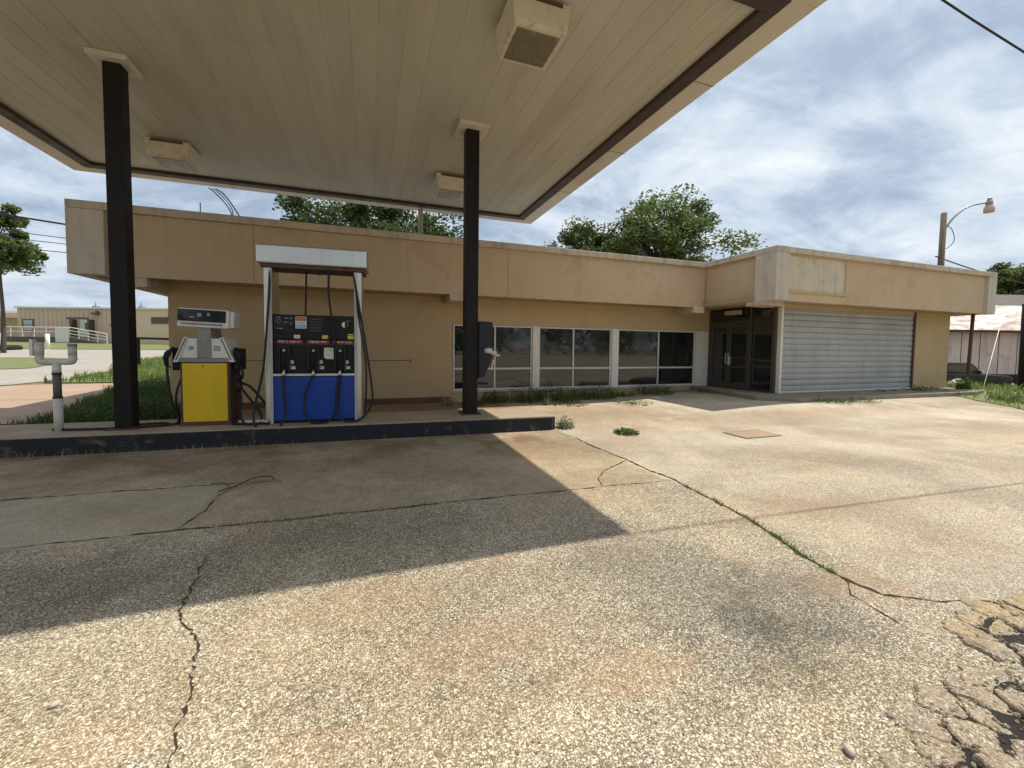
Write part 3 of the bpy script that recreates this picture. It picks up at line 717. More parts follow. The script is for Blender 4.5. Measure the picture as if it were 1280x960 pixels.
fascia_run('x', 8.95, 18.17, WF, 0, [(8.953, 9.36), (17.75, 18.17)], 1)
fascia_run('y', WF + .24, FF + .05, 8.95, 0, [(WF + .233, WF + .58)], 1)
MB().box(8.947, 9.2, WF + .008, WF + .231, SOF - .002, TOP - .143).build('fascia_end_strip', M['pale'], st)
# left end and right end returns
MB().box(-4.92, -4.70, FF + .24, 18, SOF, TOP - .002).build('fascia_return', M['pale'], st)
MB().box(17.95, 18.165, WF + .24, 18, SOF, TOP - .002).build('fascia_return', M['pale'], st)
# narrow vertical panel seams in the long fascia
for xx in (-2.15, 3.1): MB().box(xx, xx + .008, FF + .086, FF + .10, SOF + .002, TOP - .142).build('panel_seam', worn('seam_filler', (.30, .21, .12), None, 4) if xx < -2 else bpy.data.materials['seam_filler'], st)
# soffits
b = MB()
b.box(-4.70, 8.95, FF + .22, FW + .1, SOF + .02, SOF + .12)
b.box(-4.70, XL + .1, FW + .1, 18, SOF + .02, SOF + .12)
b.box(9.17, 17.95, WF + .22, WW + .1, SOF + .022, SOF + .12)
b.box(8.95, XI + .15, WW - .2, FW + .1, SOF + .024, SOF + .12)
b.box(XR - .1, 17.95, WW + .1, 18, SOF + .021, SOF + .12)
b.build('soffit', M['soffit_dark'], st)
MB().box(-4.70, 9.14, FF + .24, 18, 3.30, 3.42).box(9.15, 17.95, WF + .24, 18, 3.301, 3.421).build('roof', M['roofing'], st)
# beam ends under the soffit
for x0, x1, y0, z0 in ((1.72, 2.02, FF + .1, SOF - .14), (8.62, 8.98, FF + .03, SOF - .16), (-4.15, -3.86, FF + .12, SOF - .17)):
    MB().box(x0, x1, y0, FW + .0, z0, SOF + .02).build('beam_end', M['tan_band'], st, bevel=.01)
MB().box(8.95, 9.6, WF + .28, WF + .8, SOF - .10, SOF + .015).build('beam_end', M['tan_band'], st, bevel=.01)
# blank sign recess on the wing
b = MB(); x0, x1, z0, z1 = 9.42, 11.42, 2.84, 3.66
b.box(x0 - .07, x1 + .07, WF + .06, WF + .12, z1, z1 + .05); b.box(x0 - .07, x1 + .07, WF + .06, WF + .12, z0 - .06, z0); b.box(x0 - .07, x0, WF + .06, WF + .12, z0, z1); b.box(x1, x1 + .07, WF + .06, WF + .12, z0, z1)
b.build('sign_border', M['wall'], st, bevel=.008)
MB().box(x0 + .003, x1 - .003, WF + .08, WF + .12, z0 + .003, z1 - .003).build('blank_sign_panel', M['sign_blank'], st)
# rain stains running down the coping
# windows
def window(x0, x1, mull, z0=.28, z1=1.95, bar=.83):
    f = MB(); y0, y1 = FW + .03, FW + .10; w = .045
    f.box(x0, x1, y0, y1, z1 - w, z1); f.box(x0, x1, y0, y1, z0, z0 + w)
    f.box(x0, x0 + w, y0 + .001, y1, z0 + w, z1 - w); f.box(x1 - w, x1, y0 + .001, y1, z0 + w, z1 - w)
    f.box(mull - w / 2, mull + w / 2, y0 + .002, y1, z0 + w, z1 - w)
    f.box(x0 + w, mull - w / 2, y0 + .003, y1, bar - .025, bar + .025); f.box(mull + w / 2, x1 - w, y0 + .003, y1, bar - .025, bar + .025)
    o = f.build('window', M['frame'], st, bevel=.004)
    for (a, c, k) in ((x0 + w, mull - w / 2, 0), (mull + w / 2, x1 - w, 1)):
        for (q, r) in ((z0 + w, bar - .025), (bar + .025, z1 - w)):
            MB().box(a - .005, c + .005, y0 + .03, y0 + .036, q - .005, r + .005).build('pane', M['glass'], o)
window(1.95, 4.09, 3.05); window(4.27, 6.53, 5.32); window(6.74, 9.54, 8.17)
for x0, x1 in ((4.09, 4.27), (6.53, 6.74)):
    MB().box(x0 + .002, x1 - .002, FW - .012, FW + .2, .272, 1.953).build('window_pier', M['frame_white'], st, bevel=.006)
MB().box(1.9, 9.56, FW - .04, FW + .03, .235, .278).build('window_sill', M['tan_band'], st, bevel=.006)
# glazed entrance in the wing's side wall (X = XI), between Y 7.9 and 10.1
ent = MB(); y0, y1 = 7.86, 10.08; X0, X1 = XI - .02, XI + .07
ent.box(X0, X1, y0, y0 + .10, .26, SOF + .01); ent.box(X0, X1, 8.60, 8.66, .26, SOF + .01); ent.box(X0, X1, 10.03, 10.08, .26, SOF + .01)
ent.box(X0 + .001, X1, 8.66, 10.03, 2.16, 2.22); ent.box(X0 + .002, X1, y0 + .1, 8.60, 1.09, 1.13); ent.box(X0 + .002, X1, y0 + .1, 8.6, .26, .31)
en = ent.build('entrance_frame', M['door_frame'], st, bevel=.004)
MB().box(XI + .02, XI + .03, y0 + .1, 8.6, .31, SOF).build('side_pane', M['glass'], en)
MB().box(XI + .02, XI + .03, 8.66, 10.03, 2.22, SOF).build('transom_pane', M['glass'], en)
for d0, d1, hs in ((8.67, 9.345, 1), (9.355, 10.02, -1)):
    d = MB(); d.box(XI - .005, XI + .045, d0, d0 + .075, .27, 2.15); d.box(XI - .005, XI + .045, d1 - .075, d1, .27, 2.15)
    d.box(XI - .004, XI + .044, d0 + .075, d1 - .075, 2.05, 2.15); d.box(XI - .004, XI + .044, d0 + .075, d1 - .075, .27, .42); d.box(XI - .003, XI + .043, d0 + .075, d1 - .075, 1.14, 1.175)
    do = d.build('door', M['frame'] if False else M['door_frame'], st, bevel=.004)
    MB().box(XI + .016, XI + .024, d0 + .07, d1 - .07, .41, 2.06).build('pane', M['glass'], do)
    hy = d1 - .04 if hs > 0 else d0 + .04
    hb = MB().tube([(XI - .06, hy, .97), (XI - .06, hy, 1.28)], .009, 8); hb.tube([(XI - .06, hy, .97), (XI, hy, .97)], .01, 6); hb.tube([(XI - .06, hy, 1.28), (XI, hy, 1.28)], .01, 6)
    if hs > 0: hb.box(XI - .02, XI - .002, hy - .03, hy + .03, .95, 1.2)
    hb.build('handle', M['frame'], do)
MB().box(9.9, 10.02, 8.9, 9.4, 2.40, 2.52).build('lintel_lamp', M['tan_band'], st, bevel=.01)
# roller door
prof = []; z = .285; nsl = 14; hh = (2.52 - .285) / nsl
b = MB(); b_y = WW + .02; rk = .62
for i in range(nsl):
    za = z + i * hh
    for (u0, v0, u1, v1) in ((0, .03, .012, .004), (.012, .004, hh * .40, -.012), (hh * .40, -.012, hh * .82, -.004), (hh * .82, -.004, hh - .012, .012), (hh - .012, .012, hh, .03)):
        b.quad((10.16, b_y + v0 * rk, za + u0), (15.72, b_y + v0 * rk, za + u0), (15.72, b_y + v1 * rk, za + u1), (10.16, b_y + v1 * rk, za + u1))
rd = b.build('roller_door', M['roll'], st)
MB().box(10.09, 10.16, WW - .05, WW + .06, .26, SOF + .012).build('door_track', M['frame_white'], rd, bevel=.006)
MB().box(15.70, 15.76, WW - .03, WW + .06, .26, SOF + .01).build('door_track', M['rust_brown'], rd, bevel=.006)
MB().box(10.16, 15.70, WW - .01, WW + .05, .258, .30).build('bottom_rail', M['frame'], rd, bevel=.006)
# raised walk
wk = MB(); wk.prism([(9.05, 7.55), (9.75, 6.93), (16.6, 6.75), (17.6, 6.95), (17.6, 7.85), (10.0, 7.85), (10.0, 10.09), (9.35, 10.09)], -.1, .258, 'z')
o = wk.build('raised_walk', M['walk'], bevel=.02); o['kind'] = 'structure'
# pipe post under the wing's far soffit
b = MB().tube([(17.62, 7.35, .1), (17.72, 7.35, SOF + .01)], .045, 10)
tag(b.build('soffit_post', M['rust_brown'], smooth=True), 'thin rusty post under the right end of the store soffit', 'post')

# ------------------------------------------------------------------ big blue dispenser
def hose(name, pts, parent, r=.016, n=36):
    return MB().tube(curve(pts, n), r, 8).build(name, M['rubber'], parent, True, smooth=True)
bp = thing('fuel_dispenser', 'tall three nozzle fuel dispenser with blue lower panel and steel header', 'fuel pump', (-.78, 6.70, .232), math.radians(-3.5))
L = True
MB().box(-.74, .74, -.06, .50, 2.32, 2.585).build('header', M['steel'], bp, L, bevel=.02)
MB().box(-.70, .70, -.02, .46, 2.27, 2.318).build('header_underside', M['rust_brown'], bp, L)
for s in (-1, 1):
    p = MB().box(min(s * .565, s * .66), max(s * .565, s * .66), -.01, .43, .0, 2.268).build('side_post', M['steel'], bp, L, bevel=.012)
    MB().box(s * .575 - .02 + (0.0), s * .575 + .02, -.022, -.009, .0, 2.26).build('post_edge', M['steel_paint'], p, L)
MB().box(-.562, .562, .03, .40, .0, .04).build('plinth', M['black_plastic'], bp, L)
MB().box(-.555, .555, .0, .42, .04, .695).build('lower_panel', M['blue'], bp, L, bevel=.008)
MB().box(-.562, .562, -.018, .42, .70, .735).build('belt_rail', M['steel'], bp, L, bevel=.004)
MB().box(-.555, .555, .01, .42, .74, 1.17).build('nozzle_panel', M['black_plastic'], bp, L, bevel=.006)
gp = MB().box(-.56, .56, -.006, .42, 1.175, 1.235).build('grade_strip', M['black_plastic'], bp, L, bevel=.004)
def letters(parent, x0, x1, z, h, mat, y):       # worn lettering: broken upright strokes
    b = MB(); x = x0
    while x < x1:
        wd = h * random.uniform(.35, .75)
        if random.random() < .86:
            b.box(x, x + wd * .28, y - .002, y, z - h / 2, z + h / 2)
            if random.random() < .7: b.box(x + wd * .28, x + wd, y - .0021, y, z + h * .28, z + h / 2)
            if random.random() < .6: b.box(x + wd * .28, x + wd, y - .0022, y, z - h / 2, z - h * .26)
            if random.random() < .4: b.box(x + wd * .75, x + wd, y - .0023, y, z - h * .26, z + h * .28)
        x += wd + h * .28
    if b.v: b.build('lettering', mat, parent, True)
for x0, x1 in ((-.50, -.16), (-.10, .20), (.25, .54)):
    g = MB().box(x0, x1, -.012, -.004, 1.182, 1.228).build('grade_label', M['red'], bp, L)
    letters(g, x0 + .03, x1 - .03, 1.205, .026, M['paper'], -.0125)
hd = MB().box(-.558, .558, .0, .42, 1.24, 1.60).build('display_head', M['black_plastic'], bp, L, bevel=.012)
MB().box(-.53, -.27, -.006, .004, 1.33, 1.57).build('price_display', M['screen'], bp, L)
b = MB()
for x, z, r in ((-.47, 1.50, .026), (-.31, 1.47, .016)): b = MB(); b.tube([(x + r * math.cos(a / 12 * 2 * PI), -.009, z + r * math.sin(a / 12 * 2 * PI)) for a in range(11)], .004, 5); b.build('display_mark', M['ink'], hd, L)
for x0, x1, z in ((-.40, -.35, 1.54), (-.41, -.35, 1.48), (-.50, -.45, 1.55), (-.33, -.29, 1.54), (-.50, -.42, 1.39)): MB().box(x0, x1, -.010, -.006, z, z + .012).build('display_mark', M['ink'], hd, L)
sk_ = MB().box(-.255, -.105, -.008, .002, 1.40, 1.575).build('card_notice', M['paper'], bp, L)
MB().box(-.25, -.11, -.011, -.0081, 1.51, 1.57).build('red_band', worn('orange_brown_print', (.45, .17, .09), (.3, .1, .06), 9), sk_, L)
MB().box(-.25, -.11, -.0112, -.0081, 1.405, 1.455).build('blue_band', M['sticker_blue'], sk_, L)
letters(sk_, -.245, -.12, 1.48, .034, M['ink'], -.0082)
b = MB()
for k in range(5): b.box(-.06, .10, -.010, .002, 1.36 + k * .042, 1.385 + k * .042)
b.build('louvre', M['ink'], hd, L) if False else b.build('louvre', worn('dark_louvre', (.06, .06, .062), None, 9), hd, L)
b = MB(); b.prism([(.42 + .0 - .045 * math.sin(a / 10 * PI), 1.47 + .045 * math.cos(a / 10 * PI)) for a in range(11)], -.006, .002, 'y'); b.build('half_round_sticker', M['paper'], hd, L)
b = MB(); b.box(.455, .463, -.006, .002, 1.44, 1.53); b.box(.44, .50, -.0065, .002, 1.522, 1.53); b.build('key_mark', M['ink'], hd, L)
for x, m_ in ((-.235, 'paper'), (.145, 'yellow_label'), (.50, 'yellow_label')):
    q = MB().box(x - .04, x + .04, -.012, .001, 1.255, 1.305).build('price_sticker', M[m_], bp, L)
    letters(q, x - .022, x + .02, 1.28, .026, M['ink'], -.0125)
MB().box(.46, .54, -.0115, .001, 1.315, 1.33).build('price_sticker', M['yellow_label'], bp, L)
pn = MB().prism([(.125, .985), (.15, .955), (.26, .95), (.255, 1.12), (.13, 1.12)], -.004, .011, 'y').build('paper_notice', M['paper'], bp, L)
letters(pn, .15, .24, 1.085, .03, M['ink'], -.0045); letters(pn, .16, .22, 1.02, .025, M['ink'], -.0045)
MB().box(.285, .30, -.004, .011, .96, 1.12).build('white_strip', M['paper'], bp, L)
for i, nx in enumerate((-.40, -.01, .355)):
    bt = MB(); bt.box(nx - .075, nx - .055, -.045, .012, .76, 1.14); bt.box(nx + .055, nx + .075, -.045, .012, .76, 1.14); bt.box(nx - .055, nx + .055, -.045, .012, 1.12, 1.14); bt.box(nx - .055, nx + .055, -.012, .011, .80, 1.12)
    bo = bt.build('nozzle_boot', worn('boot_grey', (.035, .035, .035), None, 8), bp, L, bevel=.006)
    nz = MB(); nz.tube(curve([(nx, -.03, 1.09), (nx, -.06, 1.04), (nx, -.085, .97), (nx, -.06, .86), (nx, -.05, .78)], 16), [.016] * 4 + [.026] * 9 + [.02] * 4, 10)
    nz.tube(curve([(nx, -.06, 1.05), (nx, -.125, .99), (nx, -.12, .88), (nx, -.07, .83)], 12), .007, 6)
    no = nz.build('nozzle', M['black_plastic'], bp, L, smooth=True)
    MB().tube([(nx, -.045, .80), (nx - .005, -.07, .735), (nx - .01, -.075, .70)], [.024, .02, .017], 10).build('swivel', M['steel'], no, L, smooth=True)
    MB().ball((nx + .0, -.05, 1.07), (.018, .018, .03), 8, 6).build('spout', M['steel_paint'], no, L, smooth=True)
    bu = MB(); bu.tube([(nx + .09 + .024 * math.cos(a / 14 * 2 * PI), -.001, .905 + .024 * math.sin(a / 14 * 2 * PI)) for a in range(15)], .007, 6); bu.disc((nx + .09, .004, .905), .014, .02); bu.build('octane_button', M['paper'], bp, L)
    g = MB().box(nx + .05, nx + .135, -.004, .012, .80, .845).build('octane_label', M['paper'], bp, L)
    letters(g, nx + .06, nx + .125, .822, .022, M['ink'], -.0045)
# hoses
hose('hose', [(-.41, -.07, .70), (-.40, -.10, .45), (-.375, -.11, .18), (-.42, -.19, .01), (-.52, -.25, -.07), (-.66, -.24, -.05), (-.76, -.18, .06), (-.77, -.10, .28), (-.66, -.09, .8), (-.60, -.08, 1.5), (-.58, -.03, 2.0), (-.575, .0, 2.28)], bp)
hose('hose', [(-.02, -.07, .70), (-.10, -.10, .50), (-.13, -.11, .25), (-.07, -.14, .05), (.10, -.15, .02), (.22, -.10, .05), (.32, -.04, .3), (.34, -.03, .8), (.25, -.02, 1.5), (.20, .0, 1.9), (.20, .02, 2.28)], bp)
hose('hose', [(.345, -.07, .70), (.31, -.10, .5), (.30, -.11, .25), (.37, -.14, .06), (.50, -.16, .03), (.66, -.15, .06), (.81, -.12, .28), (.80, -.10, .6), (.70, -.06, 1.3), (.60, -.04, 1.9), (.54, .0, 2.28)], bp)
hose('hose', [(.56, .02, 2.28), (.62, -.06, 1.6), (.72, -.07, .9), (.72, -.08, .35), (.70, -.06, .12)], bp, .013)
hose('hose', [(-.16, .30, 2.28), (-.165, .28, 1.9), (-.17, .25, 1.58)], bp, .014)
b = MB()
for x in (-.17, .20): b.box(x - .02, x + .02, .0, .05, 2.20, 2.275)
b.box(.04, .09, .02, .07, 2.20, 2.275); b.build('hose_clamp', M['black_plastic'], bp, L)

# ------------------------------------------------------------------ yellow dispenser
yp = thing('fuel_dispenser', 'short old fuel dispenser with yellow lower panel and raised display head', 'fuel pump', (-2.21, 6.86, .232), math.radians(-4))
MB().box(-.315, .315, -.01, .43, .0, .05).build('plinth', M['rust_brown'], yp, L, bevel=.005)
MB().box(-.305, .305, .008, .42, .05, .90).build('cabinet', M['rust_brown'], yp, L, bevel=.01)
MB().box(-.27, .275, -.008, .01, .055, .885).build('door_panel', M['yellow'], yp, L, bevel=.006)
MB().disc((-.02, -.011, .845), .010, .012, 'y', 8).build('lock', M['rust_brown'], yp, L)
MB().box(-.325, .325, -.015, .44, .90, .955).build('waist_rail', M['grey_plastic'], yp, L, bevel=.006)
MB().prism([(-.31, .957), (.31, .957), (.20, 1.235), (-.20, 1.235)], .005, .40, 'y').build('hood', M['white'], yp, L, bevel=.008)
for s in (-1, 1):
    b = MB(); b.prism([(s * .315, .90), (s * .375, .90), (s * .235, 1.25), (s * .195, 1.25)] if s > 0 else [(s * .375, .90), (s * .315, .90), (s * .195, 1.25), (s * .235, 1.25)], -.02, .42, 'y')
    c = b.build('hood_wing', M['white'], yp, L, bevel=.006)
    b = MB(); b.prism([(s * .335 - .006, .93), (s * .335 + .006, .93), (s * .214 + .006, 1.235), (s * .214 - .006, 1.235)], -.024, -.0195, 'y'); b.build('groove', M['black_plastic'], c, L)
MB().box(-.085, .085, -.012, .36, .957, 1.40).build('neck', M['grey_plastic'], yp, L, bevel=.008)
b = MB(); b.disc((-.16, -.0, 1.10), .028, .012, 'y', 14); b.build('seal', M['ink'], yp, L)
q = MB().box(.115, .19, -.003, .008, 1.06, 1.13).build('plate_label', M['ink'], yp, L); letters(q, .12, .185, 1.095, .03, M['paper'], -.0035)
hdm = Matrix.Rotation(math.radians(2.5), 3, 'Y')
b = MB(); b.obox((.01, .10, 1.515), (.62, .28, .26), hdm); b.build('display_head', M['white'], yp, L, bevel=.015)
b = MB(); b.obox((.0, -.042, 1.548), (.578, .012, .165), hdm); b.build('display_glass', M['screen'], yp, L)
b = MB(); b.obox((-.005, -.043, 1.432), (.50, .012, .028), hdm); b.build('display_slot', M['grey_plastic'], yp, L)
b = MB(); b.obox((.345, .12, 1.50), (.05, .24, .235), hdm); b.build('head_end_cap', M['frame_white'], yp, L, bevel=.008)
b = MB(); b.obox((-.03, -.049, 1.56), (.05, .004, .05)); b.obox((.08, -.049, 1.565), (.035, .004, .04)); b.obox((-.12, -.049, 1.53), (.06, .004, .02)); b.build('display_digit', M['ink'], yp, L)
for s in (-1, 1):
    hb = MB(); hb.box(min(s * .33, s * .42), max(s * .33, s * .42), .06, .32, .78, 1.10); hb.build('nozzle_holster', M['black_plastic'], yp, L, bevel=.02)
    nz = MB(); nz.tube(curve([(s * .38, .04, 1.10), (s * .41, .0, 1.05), (s * .45, -.02, .97), (s * .45, .0, .86)], 12), [.022] * 5 + [.034] * 5 + [.026] * 3, 9)
    nz.tube(curve([(s * .40, .0, 1.08), (s * .48, .02, 1.02), (s * .48, .04, .88), (s * .43, .06, .82)], 12), .010, 6)
    nz.build('nozzle', M['black_plastic'], yp, L, smooth=True)
hose('hose', [(-.45, .0, .86), (-.44, .0, .6), (-.40, .02, .3), (-.36, .06, .06), (-.55, .0, .02), (-1.2, -.10, .02), (-1.7, -.05, .02)], yp, .017)
hose('hose', [(-.33, .12, .7), (-.39, .08, .4), (-.37, .1, .02), (-.6, .2, .02), (-1.0, .12, .02)], yp, .015)
hose('hose', [(.45, .0, .86), (.47, .0, .70), (.42, -.02, .60), (.50, -.06, .48), (.62, -.05, .30), (.72, -.05, .10), (.62, -.10, .02), (.42, -.08, .02), (.36, -.10, .03)], yp, .017)
hose('hose', [(.33, .15, .82), (.42, .05, .62), (.55, .02, .55), (.68, .04, .38), (.80, .06, .18), (.86, .06, .02)], yp, .017)
hose('hose', [(.36, .1, .55), (.44, .02, .40), (.43, .0, .15), (.55, -.14, .02), (.74, -.13, .03), (.85, -.16, .02)], yp, .015)
b = MB(); b.tube(curve([(.42, .0, .04), (.56, -.10, .05), (.72, -.09, .05), (.82, -.13, .04)], 14), .024, 8); b.build('hose_sleeve', M['steel_paint'], yp, L, smooth=True)
b = MB(); b.ball((.43, -.03, .55), (.05, .05, .07), 9, 7, .1); b.ball((.42, -.02, .68), (.05, .045, .05), 9, 7, .1); b.build('breakaway_valve', M['black_plastic'], yp, L, smooth=True)

# ------------------------------------------------------------------ vent pipe with two upright arms
vp = thing('vent_pipe', 'grey pipe post with two upright arms like a goalpost on the island', 'pipe', (-3.84, 6.92, .232))
MB().tube([(0, 0, 0), (0, 0, .44)], .046, 14).build('casing', M['pipe_grey'], vp, L, smooth=True)
MB().tube([(0, 0, .44), (0, 0, .74)], .041, 14).build('riser', worn('dark_pipe', (.12, .12, .11), (.09, .08, .07), 5, .3), vp, L, smooth=True)
MB().tube([(0, 0, .74), (0, 0, .89)], .042, 14).build('riser', M['pipe_grey'], vp, L, smooth=True)
b = MB(); b.tube([(0, 0, .43), (0, 0, .452)], .049, 14); b.tube([(0, 0, .735), (0, 0, .765)], .047, 14); b.build('clamp_band', M['dark_tape'], vp, L)
b = MB(); b.tube([(0, 0, .80), (0, 0, .83)], .0435, 14); b.build('paper_band', M['paper'], vp, L)
b = MB(); b.tube(curve([(-.165, 0, 1.0), (-.165, 0, .945), (-.158, 0, .915), (-.13, 0, .905), (0, 0, .905), (.13, 0, .905), (.158, 0, .915), (.165, 0, .945), (.165, 0, 1.0)], 32), .042, 14); b.build('tee', M['pipe_grey'], vp, L, smooth=True)
b = MB(); b.tube([(-.165, 0, .99), (-.165, 0, 1.15)], .046, 14); b.build('arm', M['pipe_grey'], vp, L, smooth=True)
b = MB(); b.tube([(.165, 0, .99), (.165, 0, 1.13)], .043, 14); b.build('arm', M['pipe_grey'], vp, L, smooth=True)
MB().box(-.235, -.205, -.04, .04, .98, 1.19).build('white_flap', M['white'], vp, L)
MB().tube([(.165, 0, 1.10), (.165, 0, 1.14)], .047, 14).build('clamp_band', M['grey_plastic'], vp, L)

# ------------------------------------------------------------------ squeegee box on the right column
sq = thing('squeegee_box', 'dark towel and squeegee holder with pinkish rag fixed to a black column', 'holder', (1.88, 6.86, .87))
MB().prism([(-.135, .49), (.10, .47), (.12, .90), (.11, .95), (-.135, .96)], -.11, .11, 'y').build('towel_box', M['navy'], sq, L, bevel=.02)
MB().prism([(-.135, -.02), (-.02, .0), (.11, .34), (.12, .46), (-.135, .46)], -.10, .10, 'y').build('bucket', M['navy'], sq, L, bevel=.02)
b = MB(); b.ball((.04, -.10, .46), (.07, .05, .05), 12, 8, .15); b.ball((.13, -.10, .42), (.06, .04, .035), 12, 8, .15); b.ball((.20, -.09, .38), (.05, .03, .022), 10, 7, .15); b.build('rag', M['rag'], sq, L, smooth=True)
MB().obox((.115, -.09, .22), (.018, .03, .17), Matrix.Rotation(.25, 3, 'Y')).build('squeegee_handle', M['white'], sq, L)

# ------------------------------------------------------------------ wires
def wire(a, bb, sag, r, label, n=24, group=None):
    a, bb = Vector(a), Vector(bb); P = []
    for i in range(n + 1):
        t_ = i / n; p = a.lerp(bb, t_); p.z -= sag * 4 * t_ * (1 - t_); P.append(p)
    o = MB().tube(P, r, 6).build('power_line', M['rubber'], smooth=True); tag(o, label, 'wire', group); return o
wire((4.45, 2.87, 5.42), (26, 1.3, 5.6), 1.35, .011, 'dark overhead cable crossing the upper right corner of the sky')
wire((-30, 14.4, 8.3), (-4.75, 12.5, 3.95), .5, .022, 'thick dark overhead cable reaching the left roof corner', group=None)
wire((-30, 14.2, 7.5), (-4.8, 13.0, 3.78), .6, .009, 'thin upper wire below the thick cable at left')
wire((-30, 14.1, 7.1), (-4.8, 13.4, 3.72), .6, .009, 'thin middle wire below the thick cable at left')
wire((-30, 14.0, 6.6), (-4.8, 13.8, 3.62), .65, .011, 'lowest of the wires at left, reaching the roof edge')
dw = thing('drop_cable', 'bundle of looping dark cables from canopy edge down to store roof', 'cable', (-3.4, 11.3, 4.9))
for k, (x1, r) in enumerate(((.42, .012), (.36, .010), (.50, .014))):
    MB().tube(curve([(-.1 + .07 * k, .05, .07), (.05 + .08 * k, .0, -.05), (.3 + .06 * k, -.02, -.35), (x1 + .05 * k, -.05, -.75), (x1 + .05 * k, -.1, -1.5)], 20), r, 6).build('strand', M['rubber'], dw, L, smooth=True)
b = MB().tube([(-3.65, 11.3, 3.42), (-3.65, 11.3, 4.6)], .012, 6)
tag(b.build('roof_antenna', M['galv']), 'thin upright rod on the store roof by the hanging cables', 'rod')

# ------------------------------------------------------------------ trees
def tree(name, label, base, h, rx, ry, rz, cz, nclump, nleaf, leaf, mat, seed, trunk_r=.3, clump=.95, group=None, flat=.0):
    rnd = np.random.RandomState(seed); rr = random.Random(seed)
    t = thing(name, label, 'tree', base, 0, group)
    cs = []
    while len(cs) < nclump:
        d = rnd.normal(size=3); d /= np.linalg.norm(d); r = rnd.uniform(.25, 1) ** .45
        if d[2] < -.55: continue
        lump = 1 + .22 * math.sin(3 * math.atan2(d[1], d[0]) + seed) + .12 * math.sin(7 * d[2] + seed * 2)
        cs.append(np.array([d[0] * rx, d[1] * ry, d[2] * rz]) * r * lump + np.array([0, 0, cz]))
    # trunk and limbs
    b = MB(); fork = cz - rz * .75
    b.tube(curve([(0, 0, -.3), (.06, .03, fork * .5), (0, .05, fork), (.1, 0, cz)], 12), [trunk_r * (1.25 - .08 * i) for i in range(13)] if True else .2, 9)
    b.build('trunk', M['bark'], t, True, smooth=True)
    b = MB()
    for c in cs[:int(nclump * .6)]:
        s = rr.uniform(.3, 1); p0 = Vector((0, .05, fork + (cz - fork) * s * .7)); p2 = Vector(c)
        mid = p0.lerp(p2, .5) + Vector((rr.gauss(0, .3), rr.gauss(0, .3), rr.uniform(.0, .5)))
        P = curve([p0, mid, p2], 8); b.tube(P, [max(.015, trunk_r * .38 * (1 - i / len(P)) + .012) for i in range(len(P))], 5)
    b.build('limb', M['bark'], t, True, smooth=True)
    V = []; F = []
    for c in cs:
        cr = clump * rr.uniform(.55, 1.25); n = int(nleaf * rr.uniform(.5, 1.3))
        # sprays: twiglets radiating from the clump centre
        d = rnd.normal(size=(n, 3)); d /= np.linalg.norm(d, axis=1)[:, None]
        r = cr * rnd.uniform(0, 1, n) ** .5
        pos = c + d * r[:, None] * np.array([1.15, 1.15, .75]); pos[:, 2] -= .15 * r
        u = rnd.normal(size=(n, 3)); u[:, 2] *= .5; u /= np.linalg.norm(u, axis=1)[:, None]
        q = rnd.normal(size=(n, 3)) * .6 + np.array([0, 0, 1.]); w = np.cross(u, q); w /= np.linalg.norm(w, axis=1)[:, None]
        s = leaf * rnd.uniform(.55, 1.3, n)[:, None]
        k = len(V)
        quad = np.stack([pos - u * s, pos - w * s * .48 + u * s * .1, pos + u * s, pos + w * s * .48 + u * s * .1], 1).reshape(-1, 3)
        V.extend(map(tuple, quad)); F.extend((k + 4 * i, k + 4 * i + 1, k + 4 * i + 2, k + 4 * i + 3) for i in range(n))
    b = MB(); b.v = V; b.f = F; b.build('crown', mat, t, True)
    return t
tree('shade_tree', 'broad tree whose crown rises above the roof right of centre', (17.9, 22.5, 0), 11.4, 4.3, 4.2, 3.5, 7.6, 84, 290, .135, M['leaf2'], 3, .38, .95)
tree('shade_tree', 'small round tree crown left of the broad tree above the roof', (13.0, 23.7, 0), 9, 1.7, 1.8, 1.5, 7.7, 26, 240, .13, M['leaf2'], 11, .2, .75)
tree('shade_tree', 'dark dense tree above the roof beneath the canopy edge', (.9, 28.5, 0), 11, 5.9, 4.5, 3.6, 7.9, 100, 300, .15, M['leaf'], 5, .4, 1.15)
tree('shade_tree', 'tall tree with a bare slim trunk across the road before the far metal building', (-21.75, 34.65, .6), 10.8, 1.5, 1.6, 2.75, 6.8, 46, 240, .15, M['leaf2'], 8, .11, .65)
tree('shade_tree', 'tree beyond the right end of the wing above the shed roof', (67.0, 24.6, -1.1), 12, 6.2, 4.5, 3.0, 9.0, 80, 260, .24, M['leaf2'], 9, .3, 1.1)
# woods across the road behind the viewer, seen only in the window panes
b = MB(); rnd = np.random.RandomState(4)
for k in range(70):
    cx = -110 + k * 3.4 + rnd.normal() * 1.5; cy = -55 + rnd.normal() * 5; h = rnd.uniform(5, 10)
    for j in range(130):
        a = rnd.normal(size=3); c = Vector((cx + a[0] * 2.2, cy + a[1] * 2, abs(h * .55 + a[2] * h * .25)))
        u = Vector(rnd.normal(size=3)).normalized() * .7; w = Vector(rnd.normal(size=3)).normalized() * .5
        b.quad(c - u, c - w, c + u, c + w)
o = b.build('woods', M['leaf']); o['kind'] = 'stuff'

